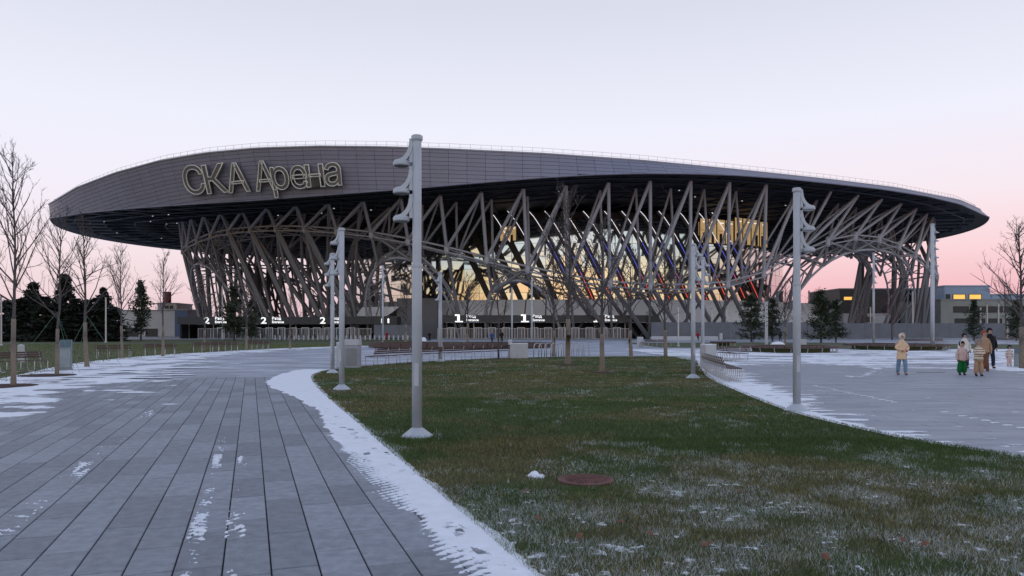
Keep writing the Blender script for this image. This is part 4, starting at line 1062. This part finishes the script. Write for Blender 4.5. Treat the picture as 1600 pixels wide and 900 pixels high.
# ------------------------------------------------------------------ benches
def frame_mb(r=.017):
    """bent steel tube: back post, seat rail, curved front leg, floor runner"""
    mb = MB()
    back = [(0, -.40, .80), (0, -.33, .62), (0, -.27, .44)]
    seat = [(0, -.27, .44), (0, -.1, .425), (0, .14, .43), (0, .22, .425)]
    front = [(0, .22, .425), (0, .245, .38), (0, .23, .12), (0, .19, .03), (0, .12, .017), (0, -.10, .017), (0, -.18, .04), (0, -.23, .15), (0, -.27, .44)]
    mb.tube(back+seat[1:]+front[1:], r, 6); return mb
frame_me = frame_mb().mesh('frame', rail_m, True)
def slat_seg(mb, a, b, w, h):
    d = (Vector(b)-Vector(a)); M = Matrix.Translation((Vector(a)+Vector(b))/2) @ Matrix.Rotation(math.atan2(d.y, d.x), 4, 'Z'); mb.box(None, (d.length+.01, w, h), M=M)
SLATS = [(-.20, .448), (-.10, .446), (0, .446), (.10, .449), (.19, .449)]; BACKS = [(-.30, .58), (-.335, .67), (-.375, .76)]
def bench_on(label, line, spacing, group=None, flip=1, name='bench'):
    """bench whose frames stand along a plan line; seat faces the left of travel when flip = 1"""
    L = spline(line, .2); p0 = L[0]; t = thing(name, label, 'bench', (p0.x, p0.y, 0), 0, group)
    arc = [0]
    for a, b in zip(L, L[1:]): arc.append(arc[-1]+(b-a).length)
    def at(s):
        s = max(0, min(arc[-1], s)); k = max(0, min(len(L)-2, next((i for i in range(len(arc)-1) if arc[i+1] >= s), len(L)-2))); u = (s-arc[k])/max(1e-6, arc[k+1]-arc[k]); p = L[k].lerp(L[k+1], u); d = (L[k+1]-L[k]).normalized(); return p-p0, d
    n = max(1, round(arc[-1]/spacing)); 
    for k in range(n+1):
        s = .08+(arc[-1]-.16)*k/n; p, d = at(s); nr = Vector((-d.y, d.x))*flip; o = link('frame', frame_me, t); o.location = (p.x, p.y, 0); o.rotation_euler = (0, 0, math.atan2(nr.y, nr.x)-PI/2)
    m = max(2, int(arc[-1]/.5)+1)
    for (off, z), nm in [(q, 'seat_slat') for q in SLATS]+[(q, 'back_slat') for q in BACKS]:
        mb = MB(); pts = []
        for k in range(m+1): p, d = at(arc[-1]*k/m); nr = Vector((-d.y, d.x))*flip; pts.append((p.x+nr.x*off, p.y+nr.y*off, z))
        for a, b in zip(pts, pts[1:]): slat_seg(mb, a, b, .075 if nm == 'seat_slat' else .022, .025 if nm == 'seat_slat' else .07)
        mb.build(nm, wood_m, t)
    return t
BG = 'steel and wood benches along the left lawn'
for px, py, ang, ln, lab in ((38, 581, 62, 1.7, 'steel and wood bench beside the nearest left tree'), (178, 560, 40, 1.9, 'steel and wood bench behind the fourth left tree'), (250, 556, 30, 1.9, 'steel and wood bench behind the fifth left tree'),
        (322, 551, 22, 1.9, 'steel and wood bench behind the sixth left tree'), (352, 549.5, 18, 2.0, 'steel and wood bench right of the sixth left tree'), (402, 547, 10, 2.0, 'farthest steel and wood bench on the left lawn edge')):
    p = gp(px, py); d = Vector((math.cos(R(ang)), math.sin(R(ang)))); q = Vector((p.x, p.y))
    bench_on(lab, [q-d*ln/2, q, q+d*ln/2], .55, BG, -1)
bench_on('long curved slatted bench beyond the far left lawn edge', [tuple(gp(x, y)[:2]) for x, y in ((576, 572), (640, 567.5), (700, 564), (745, 561.5), (790, 559))], .95, None, 1)
bench_on('near curved slatted bench on the right lawn edge', [tuple(gp(x, y)[:2]) for x, y in ((1109, 580), (1117, 585), (1131, 591), (1148, 598))], .42, 'curved benches on the right lawn edge', 1)
bench_on('far curved slatted bench beyond the white block', [tuple(gp(x, y)[:2]) for x, y in ((1122, 562), (1138, 564), (1150, 565.5), (1163, 565))], .62, 'curved benches on the right lawn edge', 1)
bench_on('slatted bench before the low snowy wall', [tuple(gp(x, y)[:2]) for x, y in ((1003, 542), (1025, 543), (1046, 542.5))], 1.1, None, -1)
bench_on('slatted bench in a row behind the family, left part', [tuple(gp(x, y)[:2]) for x, y in ((1415, 541), (1445, 541), (1478, 540))], 1.0, None, -1)
bench_on('long slatted bench behind the family towards right edge', [tuple(gp(x, y)[:2]) for x, y in ((1515, 537), (1560, 538), (1615, 538))], 1.2, None, -1)
# pale blocks
def block(name, label, px, py, wpx, hpx, depth, cap=False, m=conc_m, cat='block'):
    p = gp(px, py); w, h = wpx/F*p.y, hpx/F*p.y; t = thing(name, label, cat, (p.x, p.y+depth/2, 0))
    mb = MB(); b = .02; mb.box((0, 0, (h-(.22*h if cap else 0))/2), (w, depth, h-(.22*h if cap else 0))); mb.build('body', m, t)
    mb = MB()
    if cap: mb.box((0, 0, h*.89), (w*1.04, depth*1.04, h*.2)); mb.build('lid', conc_m, t); mb = MB(); mb.box((0, -depth/2-.004, h*.38), (w*.86, .01, h*.6)); mb.build('front_panel', grey_m, t)
    else: mb.box((0, 0, h+.015), (w*.98, depth*.98, .03)); mb.build('snow_cover', pile_m, t)
    return t
block('utility_cabinet', 'pale utility cabinet behind the left lawn tip lamps', 549, 575, 21, 45, .7, True, mat('cabinet', (.33, .34, .38), .6), 'cabinet')
block('concrete_block', 'tall pale slab block left of the cabinet', 530, 574, 9, 38, .5)
block('concrete_block', 'pale concrete block between the long bench and bike rack', 811, 560, 28, 23, .8)
block('concrete_block', 'narrow pale upright block at the left of the bike rack block', 797, 559, 6, 27, .6)
block('concrete_block', 'white block at the end of the near curved bench', 1111, 578, 17, 39, .9)
block('concrete_block', 'small white block before the middle pavilion right end', 1001, 542, 8, 15, .7)
block('concrete_block', 'white block at the right end of the snowy low wall', 1127, 531, 4, 10, .7)
block('concrete_block', 'white block on the right planter beside the lamp post', 1256, 541, 9, 10, .7)
t = block('low_wall', 'long low snowy wall before the screen fence', 1070, 532, 104, 6, 1.2, cat='wall')
# info stands
def stand(label, px, py, hpx, wpx, rz):
    p = gp(px, py); h, w = hpx/F*p.y, wpx/F*p.y; t = thing('info_stand', label, 'info stand', (p.x, p.y, 0), rz)
    mb = MB(); d = .34
    mb.add([(-w/2, -d/2, .05), (w/2, -d/2, .05), (w/2, d/2, .05), (-w/2, d/2, .05), (-w/2, -d/2, h*.74), (w/2, -d/2, h*.74), (w/2, d/2, h), (-w/2, d/2, h)], [(3, 2, 1, 0), (4, 5, 6, 7), (0, 1, 5, 4), (1, 2, 6, 5), (2, 3, 7, 6), (3, 0, 4, 7)]); mb.build('body', greysl_m, t)
    mb = MB(); mb.box((0, -d/2-.008, h*.40), (w*.82, .012, h*.6)); mb.build('front_panel', mat('stand_panel', (.27, .31, .32), .5), t)
    mb = MB(); mb.box((0, 0, .025), (w*1.1, d*1.15, .05)); mb.build('plinth', grey_m, t)
    mb = MB(); n = Vector((0, -(h*.26), d)).normalized(); c = Vector((0, 0, h*.87))+n*.006; M = Matrix.Translation(c) @ Matrix.Rotation(math.atan2(h*.26, d), 4, 'X'); mb.box(None, (w*.86, math.hypot(d, h*.26)*.84, .01), M=M); mb.build('display', mat('display', (.10, .13, .14), .25), t)
stand('grey slanted info stand between the second and third left trees', 102.5, 578, 47, 17, R(25))
stand('grey slanted info stand at the right picture edge', 1591, 573, 28, 11, R(-35))
p = gp(33, 566); mb = MB(); mb.lathe([(.16, 0), (.16, .85), (.14, .9), (.05, .93)], 12); o = mb.build('litter_bin', conc_m); o.location = p; tag(o, 'round pale litter bin behind the nearest left bench', 'bin')
# bike rack hoops
hp = [(840, 559.5), (848, 559.5), (857, 559.5), (866.5, 559.5), (875, 558.5), (883, 558), (891, 557.5), (899, 557), (907, 556.5), (915, 556)]
mb = MB(); a = [(0, -.32, 0), (0, -.30, .55), (0, -.26, .78), (0, -.15, .88), (0, 0, .90), (0, .15, .88), (0, .26, .78), (0, .30, .55), (0, .32, 0)]; mb.tube(a, .026, 6); hoop_me = mb.mesh('bike_rack_hoop', rail_m, True)
for i, (px, py) in enumerate(hp):
    o = link('bike_rack_hoop', hoop_me); o.location = gp(px, py); o.rotation_euler = (0, 0, R(-52)); tag(o, ORD[i]+' steel bike rack hoop from the left behind the lawn', 'bike rack', 'bike rack hoops in a row')
p = gp(1454, 582); t = thing('drain_channel', 'dark slot drain in the paving between the lone walker and the family', 'drain', (p.x, p.y, 0))
mb = MB(); mb.box((0, 0, .003), (1.0, .16, .008)); mb.build('slot', bed_m, t)
mb = MB()
for q in (-1, 1): mb.box((0, q*.09, .006), (1.02, .02, .012))
mb.build('frame', grey_m, t)
# round wooden planters
def planter(label, px, py, wpx, h, tall=False, flat=1.0, legs=True):
    p = gp(px, py); ra = wpx/F*p.y/2; ra = ra*(1+ra/p.y*.2); t = thing('round_planter', label, 'planter', (p.x*(1+ra*flat/p.y), p.y+ra*flat, 0)); n = 40
    for k in range(n):                        # wedge-shaped boards round the seat
        a0, a1 = 2*PI*k/n+.006, 2*PI*(k+1)/n-.006; mb = MB(); q = []
        for z in (h-.16 if not tall else .06, h):
            q += [(ra*r*math.cos(a), ra*r*flat*math.sin(a), z) for r, a in ((1, a0), (1, a1), (1-.7/ra, a1), (1-.7/ra, a0))]
        mb.add(q, [(3, 2, 1, 0), (4, 5, 6, 7), (0, 1, 5, 4), (1, 2, 6, 5), (2, 3, 7, 6), (3, 0, 4, 7)]); mb.build('seat_board', wood_m, t)
    if not tall:
        for k in range(18):
            a = 2*PI*(k+.5)/18; mb = MB(); x, y = ra*.95*math.cos(a), ra*.95*flat*math.sin(a); mb.tube([(x, y, h-.16), (x*.97, y*.97, .03), (x*.90, y*.90, .03)], .035, 5); mb.build('leg', rail_m, t)
    mb = MB(); mb.lathe([(ra-.75, 0), (ra-.75, h-.2), (ra*.5, h-.1), (.2, h-.02)], 32, sy=flat); mb.build('planting_soil', farlawn_m, t)
    return t
planter('very long round wooden planter left of the middle', 720, 545, 300, .52, True, .55)
planter('round wooden seat planter with a tree left of the right lamp post', 1235, 552, 152, .52)
planter('round wooden seat planter behind the cream jacket walker', 1400, 548, 160, .52)
planter('dark wooden planter at the far right of the first planter', 1130, 541, 40, .5)
# snow heap
def heap(label, px, py, wpx, hpx):
    p = gp(px, py); w, h = wpx/F*p.y/2, hpx/F*p.y; g = random.Random(int(px)); mb = MB(); n, m = 20, 7; v = []
    for j in range(m):
        a = j/(m-1)*PI/2
        for k in range(n): b = 2*PI*k/n; r = w*math.cos(a)**.8*(1+g.uniform(-.08, .08)); v.append((r*math.cos(b), r*.6*math.sin(b), h*math.sin(a)*(1+g.uniform(-.06, .06))))
    f = [(j*n+k, j*n+(k+1) % n, (j+1)*n+(k+1) % n, (j+1)*n+k) for j in range(m-1) for k in range(n)]; mb.add(v, f); o = mb.build('snow_pile', pile_m, None, True); o.location = p; tag(o, label, 'snow pile')
heap('rounded white snow pile on the right wooden planter lawn', 1215, 541, 24, 7)
heap('low snow heap beside the toddler at the right', 1582, 579, 50, 4)
heap('white snow pile before the kiosk left of the blue coat passer-by', 662, 533, 9, 6)

# ------------------------------------------------------------------ buildings
def bbox(name, m, parent, c, d, rz=0): mb = MB(); mb.box(c, d, rz); return mb.build(name, m, parent)
pane_m = mat('dark_window', (.02, .022, .026), .4, .0, var=.2)
def building(label, x0, x1, D, ytop, dep, wall_m, wins=(), yb=530, roof_m_=None):
    a, b = (x0-800)/F*D, (x1-800)/F*D; h = EYE+(HZ-ytop)/F*D; t = thing('building', label, 'building', ((a+b)/2, D, 0)); w = b-a
    bbox('wall', wall_m, t, (0, dep/2, h/2), (w, dep, h)); bbox('roof', roof_m_ or grey_m, t, (0, dep/2, h+.2), (w+.5, dep+.5, .4))
    for wx0, wx1, wy0, wy1, m in wins:
        z1, z0 = EYE+(HZ-wy0)/F*D, EYE+(HZ-wy1)/F*D; cx = (wx0+wx1)/2; X = (cx-800)/F*D-(a+b)/2; ww = (wx1-wx0)/F*D
        fr_ = MB(); 
        for s in (-1, 1): fr_.box((X+s*ww/2, -.08, (z0+z1)/2), (.18, .2, z1-z0+.2)); fr_.box((X, -.08, (z0+z1)/2+s*(z1-z0)/2), (ww-.18, .2, .18))
        wo_ = bbox('window', m, t, (X, -.03, (z0+z1)/2), (ww-.1, .1, z1-z0)); fr_.build('frame', mull_m, wo_)
    return t, h
blk_m = mat('black_cladding', (.016, .017, .02), .5, var=.2, scale=.4); beige_m = mat('pale_green_render', (.29, .30, .27), .8, var=.08, scale=.4); wht_m = mat('white_cladding', (.52, .51, .53), .7, var=.06, scale=.4); blu_m = mat('blue_cladding', (.27, .36, .48), .5, .1, var=.08, scale=.3)
building('black flat building with one glowing window behind the arch', 1312, 1484, 285, 452, 30, blk_m, [(1318, 1336, 463.5, 469, warmo_m), (1340, 1376, 463.5, 469, pane_m), (1390, 1420, 463.5, 469, pane_m)])
building('dark low annexe at the left of the black building', 1250, 1312, 290, 475, 20, blk_m, [])
building('pale low shed with dark garage doors under the arch', 1318, 1392, 262, 489.5, 12, wht_m, [(1331, 1345, 495, 503, pane_m), (1350, 1364, 495, 503, pane_m)], roof_m_=blk_m)
wedge('dark sloping roof ramp below the black building', [(1296, 492), (1318, 470), (1388, 470), (1372, 489), (1330, 490)], 268, 4, blk_m)
building('long pale green office building with ribbon windows at the right', 1470, 1680, 250, 469, 26, beige_m, [(1490+k*26.5, 1513+k*26.5, 479, 488, pane_m if k % 3 else pane_m) for k in range(6)]+[(1492+k*26.5, 1512+k*26.5, 498, 506, pane_m) for k in range(6)])
t, h = building('blue clad upper storey with two glowing windows at the right', 1476, 1546, 262, 447.5, 22, blu_m, [(1489, 1508, 460, 467.5, warmo_m), (1514, 1533, 460, 467.5, warmo_m), (1478, 1484, 460, 467.5, pane_m)], roof_m_=blu_m)
mb = MB(); x = (1546-1511)/F*262; mb.add([(x, 0, 0), (x+1.9, 0, 0), (x, 0, h), (x, 22, 0), (x+1.9, 22, 0), (x, 22, h)], [(0, 1, 2), (3, 5, 4), (0, 3, 4, 1), (1, 4, 5, 2), (2, 5, 3, 0)]); mb.build('slanting_end', blu_m, t)
building('lower blue clad storey running off the right edge', 1549, 1680, 268, 461, 20, blu_m, [], roof_m_=blu_m)
building('white cladded hall behind the lone pine at left', 186, 273, 235, 486, 20, wht_m, [(196, 206, 512, 527, pane_m), (206.5, 216, 514, 527, pane_m), (228, 246, 514, 527, pane_m)])
building('small blue block right of the white hall', 273, 293, 228, 485, 10, mat('strong_blue', (.06, .11, .22), .5), [])
building('pale upper part of the white hall with roof plant', 246, 276, 246, 475, 12, wht_m, [(258, 263, 478, 482, pane_m), (266, 270, 478, 482, pane_m)])
X = (262-800)/F*250; t = thing('chimney_stack', 'red and white striped stack behind the white hall', 'chimney', (X, 250, 0)); z1 = EYE+(HZ-456)/F*250
for k in range(5): mb = MB(); mb.lathe([(1.15, z1*(.62+.076*k)), (1.12, z1*(.62+.076*(k+1)))], 14); mb.build('band', mat('red_band', (.25, .03, .04), .7) if k in (1, 3, 4, 2) else wht_m, t)
mb = MB(); mb.lathe([(1.25, 0), (1.2, z1*.62)], 14); mb.build('shaft', wht_m, t)
hills = MB(); v = []
for k in range(61):
    x = -1500+3000*k/60; v += [(x, 1500, -.06), (x, 1500, 12+14*float(vnoise(np.array(k*.55), np.array(.3), 5)))]
# two-sided low ridge so it has body
v2 = [(x, y+200, z) for x, y, z in v]; n = len(v); hills.add(v+v2, [(2*k, 2*k+2, 2*k+3, 2*k+1) for k in range(60)]+[(n+2*k, n+2*k+1, n+2*k+3, n+2*k+2) for k in range(60)]+[(2*k+1, 2*k+3, n+2*k+3, n+2*k+1) for k in range(60)])
tag(hills.build('hills', mat('far_wood', (.05, .055, .07), .9, var=.2, scale=.02)), 'low dark wooded skyline far away', kind='structure')

# ------------------------------------------------------------------ people
def skin(name, verts, edges, radii, m, parent, loc=None, sub=2, root=0):
    me = bpy.data.meshes.new(name); me.from_pydata(verts, edges, []); o = bpy.data.objects.new(name, me); col.objects.link(o)
    md = o.modifiers.new('s', 'SKIN'); md.use_smooth_shade = True; md.branch_smoothing = .6
    sv = me.skin_vertices[0].data if me.skin_vertices else None
    if sv is None:
        import bmesh as _b
        b = _b.new(); b.from_mesh(me); b.verts.layers.skin.verify(); b.to_mesh(me); b.free(); sv = me.skin_vertices[0].data
    for i, r in enumerate(radii): sv[i].radius = (r, r) if not hasattr(r, '__len__') else r; sv[i].use_root = (i == root)
    md2 = o.modifiers.new('d', 'SUBSURF'); md2.levels = sub; md2.render_levels = sub
    dg = bpy.context.evaluated_depsgraph_get(); nm = bpy.data.meshes.new_from_object(o.evaluated_get(dg)); bpy.data.objects.remove(o)
    nm.materials.clear(); nm.materials.append(m); nm.polygons.foreach_set('use_smooth', [True]*len(nm.polygons)); return link(name, nm, parent)
skin_m = mat('skin', (.42, .26, .20), .6, var=.06, scale=6); eye_m = mat('eyes', (.02, .015, .015), .3)
def person(label, px, py, h, coat, trouser, boot, hat, hem=.52, wide_leg=1.0, hands='down', stride=.1, skirt=False, hood_fur=None, rz=0, hair=None, stripes=None, pack=None, child=False, glove=None, face=1):
    p = gp(px, py); t = thing('person', label, 'person', (p.x, p.y, 0), rz); k = h/1.75; hk = 1.28 if child else 1.0
    S = lambda *q: [(x*k, y*k, z*k) for x, y, z in q]
    hz = 1.75-.235*hk
    sh = hz-.10; hip = .88 if not child else .80; st = stride
    # faces the camera (-y); body: pelvis, chest, neck, head, arms, legs in one mesh
    if hands == 'front': el, wr = (.27, -.02, sh-.27), (.10, -.22, sh-.36)
    elif hands == 'crossed': el, wr = (.26, -.07, sh-.25), (-.06, -.21, sh-.28)
    else: el, wr = (.27, .02, sh-.28), (.27, -.04, sh-.53)
    V = [(0, 0, hip), (0, .01, hip+.22), (0, 0, sh-.06), (0, -.005, hz), (0, -.012, hz+.07*hk), (0, -.012, hz+.17*hk)]
    E = [(0, 1), (1, 2), (2, 3), (3, 4), (4, 5)]; Rr = [.14, .13, .14, .055, .088*hk, .08*hk]
    for s in (-1, 1):
        b = len(V); e_, w_ = (el[0]*s, el[1], el[2]), (wr[0]*s, wr[1], wr[2]); hd = (w_[0]*.95, w_[1]-.02, w_[2]-.07 if hands == 'down' else w_[2]-.03)
        V += [(.17*s, 0, sh-.03), e_, w_, hd]; E += [(2, b), (b, b+1), (b+1, b+2), (b+2, b+3)]; Rr += [.065, .048, .034, .038]
        # fingers and thumb, slightly curled
        fb = len(V)
        for q in range(4): V += [(hd[0]+(q-1.5)*.016, hd[1]-.012, hd[2]-.055-.006*(1.5-abs(q-1.5))), ]; E += [(b+3, fb+q)]; Rr += [.009]
        V += [(hd[0]-.03*s, hd[1]-.03, hd[2]-.01)]; E += [(b+3, fb+4)]; Rr += [.010]
        b = len(V); V += [(.085*s, 0, hip-.08), (.09*s, -st*s*.6-.02, hip*.52), (.09*s, st*s*-.8+.02, .09), (.10*s, -st*s*.8-.10, .045)]; E += [(0, b), (b, b+1), (b+1, b+2), (b+2, b+3)]; Rr += [.092, .062, .042, .036]
    skin('body', S(*V), E, [r*k for r in Rr], skin_m, t)
    # coat with sleeves
    zh = hem*1.75; prof = [(zh, .205, .150), (zh+.02, .212, .158), (zh+(sh-zh)*.35, .190, .148), (zh+(sh-zh)*.7, .196, .150), (sh-.10, .200, .142), (sh-.02, .172, .115), (sh+.035, .095, .085), (hz+.0, .075, .078)]
    n, m_ = 22, 26; v = []; ph = px*.7
    for j in range(m_):
        z = zh+(hz-zh)*j/(m_-1); w = float(np.interp(z, [q[0] for q in prof], [q[1] for q in prof])); d_ = float(np.interp(z, [q[0] for q in prof], [q[2] for q in prof])); puff = 1+.035*abs(math.sin((z-zh)/.085*PI/2))
        for q in range(n):
            a = 2*PI*q/n; fo = puff*(1+.022*math.sin(3*a+z*9+ph)+.016*math.sin(7*a-z*14+ph)); v.append((math.cos(a)*w*fo*k, math.sin(a)*d_*fo*k, z*k))
    mb = MB(); mb.add(v, [(j*n+q, j*n+(q+1) % n, (j+1)*n+(q+1) % n, (j+1)*n+q) for j in range(m_-1) for q in range(n)]+[tuple(range(n-1, -1, -1))]); mb.build('coat', coat, t, True)
    for s in (-1, 1): skin('sleeve', S((.145*s, 0, sh-.055), (el[0]*s*.97, el[1], el[2]), (wr[0]*s, wr[1], wr[2])), [(0, 1), (1, 2)], [.078*k, .070*k, .056*k], coat, t)
    if skirt:
        mb = MB(); mb.lathe([(.19*k, .10*k), (.185*k, .3*k), (.155*k, (hip-.05)*k), (.13*k, (hip+.1)*k)], 16, sy=.8); mb.build('skirt', trouser, t, True)
    else:
        tv = [(0, 0, hip+.04)]; te = []; tr2 = [.15]
        for s in (-1, 1): b = len(tv); tv += [(.09*s, 0, hip-.10), (.095*s, -st*s*.6-.015, hip*.52), (.095*s, -st*s*.8+.015, .10)]; te += [(0, b), (b, b+1), (b+1, b+2)]; tr2 += [.105, .082*wide_leg, .072*wide_leg]
        skin('trousers', S(*tv), te, [r*k for r in tr2], trouser, t)
    for s in (-1, 1):
        q = S((.095*s, -st*s*.8+.035, .05), (.098*s, -st*s*.8-.05, .05), (.102*s, -st*s*.8-.13, .04), (.095*s, -st*s*.8+.03, .15)); skin('boot', q, [(0, 1), (1, 2), (0, 3)], [.05*k, .05*k, .042*k, .055*k], boot, t)
    # head wear
    hc = (hz+.135*hk)
    mb = MB(); v = []; n, m_ = 16, 9
    for j in range(m_):
        a = -.95+j/(m_-1)*(PI/2+.95)
        for q in range(n):
            b = 2*PI*q/n; r = .110*hk*math.cos(a) if j < m_-1 else .001; yy = .01+r*math.sin(b)*1.08
            if math.sin(b) < -.45 and a < .42: yy = max(yy, -.045*hk)          # open in front of the face
            v.append((r*math.cos(b)*k, (yy+.012)*k, (hc+.128*hk*math.sin(a))*k))
    mb.add(v, [(j*n+q, j*n+(q+1) % n, (j+1)*n+(q+1) % n, (j+1)*n+q) for j in range(m_-1) for q in range(n)]); mb.build('hood', hat, t, True)
    if hood_fur:
        mb = MB(); n = 18; mb.tube([(math.sin(a)*.098*hk*k, -.062*k, (hc+.012-math.cos(a)*-.118*hk)*k) for a in [2*PI*q/n for q in range(n+1)]], .015*k, 6, False); mb.build('hood_trim', hood_fur, t, True)
    for s in (-1, 1):
        mb = MB(); mb.lathe([(.004, -.012), (.012, 0), (.004, .012)], 8, (.034*s*hk, -.088*hk, hz+.125*hk)); mb.v = [(x*k, y*k, z*k) for x, y, z in mb.v]; mb.build('eye', eye_m, t)
    mb = MB(); mb.add([(0, -.122*hk*k, (hz+.085*hk)*k), (-.016*k, -.088*hk*k, (hz+.08*hk)*k), (.016*k, -.088*hk*k, (hz+.08*hk)*k), (0, -.09*hk*k, (hz+.125*hk)*k)], [(0, 1, 3), (0, 3, 2), (0, 2, 1)]); mb.build('nose', skin_m, t)
    mb = MB(); mb.box((0, -.094*hk*k, (hz+.052*hk)*k), (.042*k, .012*k, .01*k)); mb.build('mouth', mat('lips', (.28, .10, .09), .6), t)
    if glove:
        for s in (-1, 1):
            hd = (wr[0]*.95*s, wr[1]-.02, wr[2]-.07 if hands == 'down' else wr[2]-.03); q = S((wr[0]*s, wr[1], wr[2]), hd, (hd[0], hd[1]-.02, hd[2]-.05), (hd[0]-.04*s, hd[1]-.025, hd[2]-.01)); skin('glove', q, [(0, 1), (1, 2), (1, 3)], [.04*k, .046*k, .03*k, .018*k], glove, t)
    if pack: mb = MB(); mb.box((.16*k, .17*k, (sh-.22)*k), (.30*k, .2*k, .46*k)); mb.build('backpack', pack, t)
    return t
def cm(n, r, g, b, rough=.8): return mat(n, lin(r, g, b)[:3], rough, var=.14, scale=7, spec=.3)
cream, peach, jeans, blk_c, pink, greenp = cm('cream_fabric', 226, 212, 196), cm('peach_fabric', 222, 190, 158), cm('jeans_fabric', 112, 138, 160), cm('black_fabric', 24, 24, 28), cm('pink_fabric', 205, 176, 168), cm('green_fabric', 8, 100, 48)
tan, brn, rust_c, white_c, navy, fur_g, redc, bluec, _u = cm('tan_fabric', 172, 138, 112), cm('brown_fabric', 112, 74, 50), cm('rust_fabric', 150, 82, 56), cm('white_fabric', 222, 214, 206), cm('navy_fabric', 30, 36, 56), cm('grey_fur', 150, 140, 136), cm('red_fabric', 150, 28, 40), cm('blue_fabric', 40, 76, 140), cm('brown_stripe', 140, 112, 98)
def striped(n, a, b, sc):
    m = cm(n, *a); t = m.node_tree; bs = t.nodes['Principled BSDF']; w = t.nodes.new('ShaderNodeTexWave'); w.bands_direction = 'Z'; w.inputs['Scale'].default_value = sc; w.inputs['Distortion'].default_value = .6
    co = t.nodes.new('ShaderNodeTexCoord'); t.links.new(co.outputs['Object'], w.inputs[0]); r = t.nodes.new('ShaderNodeValToRGB'); r.color_ramp.elements[0].position = .25; r.color_ramp.elements[1].position = .4
    r.color_ramp.elements[0].color = lin(*b); r.color_ramp.elements[1].color = lin(*a); t.links.new(w.outputs[0], r.inputs[0]); t.links.new(r.outputs[0], bs.inputs['Base Color']); return m
str1 = striped('striped_fabric', (222, 206, 184), (138, 112, 100), 3.6); str2 = striped('fine_striped_fabric', (226, 210, 198), (140, 110, 105), 4.6)
person('person in peach jacket, cream hood and jeans walking alone', 1409, 586, 1.52, peach, jeans, cm('boot_grey', 120, 100, 100), cream, .38, 1.05, 'front', .17, glove=redc, hood_fur=cream)
person('child in long pink puffer coat and wide green trousers', 1503, 586, 1.24, pink, greenp, blk_c, blk_c, .43, 1.75, 'down', .05, glove=brn, child=True, hood_fur=white_c)
person('child with crossed arms in cream striped jacket and tan trousers', 1529, 587.5, 1.32, str1, tan, blk_c, fur_g, .43, 1.35, 'crossed', .06, hood_fur=fur_g, child=True)
person('adult in white coat with dark hair behind the pink coat child', 1507, 576, 1.52, white_c, navy, blk_c, blk_c, .48, 1.1, 'down', .08)
person('adult in tan jacket, rust hat and long brown skirt', 1538, 580, 1.63, tan, brn, rust_c, rust_c, .46, 1.0, 'down', .05, skirt=True)
person('adult all in black with a dark backpack behind the group', 1546.5, 576, 1.74, blk_c, navy, blk_c, blk_c, .46, 1.0, 'down', .12, pack=blk_c)
person('toddler in pale striped jacket and dark hood at the right', 1577, 573, .97, str2, pink, rust_c, navy, .38, 1.2, 'down', .04, child=True, hood_fur=navy)
person('distant passer-by in a bright blue coat before the middle pavilion', 769, 535, 1.6, bluec, navy, blk_c, grey_m, .42, 1.0, 'down', .15)
person('distant passer-by in black before the middle pavilion', 784, 534.5, 1.78, blk_c, blk_c, blk_c, blk_c, .45, 1.0, 'down', .08)
person('distant passer-by dressed in red near the grey screen fence', 604.5, 531, 1.65, redc, redc, blk_c, redc, .40, 1.0, 'down', .1)
person('distant passer-by in dark red right of the near lawn lamp', 1090.5, 532, 1.65, redc, navy, blk_c, blk_c, .42, 1.0, 'down', .1)
person('distant dark figure walking beside the right pine', 1219, 533, 1.75, blk_c, blk_c, blk_c, blk_c, .45, 1.0, 'down', .22)
person('distant dark figure left of the blue coat passer-by', 671, 533, 1.7, blk_c, blk_c, blk_c, blk_c, .45, 1.0, 'down', .1)
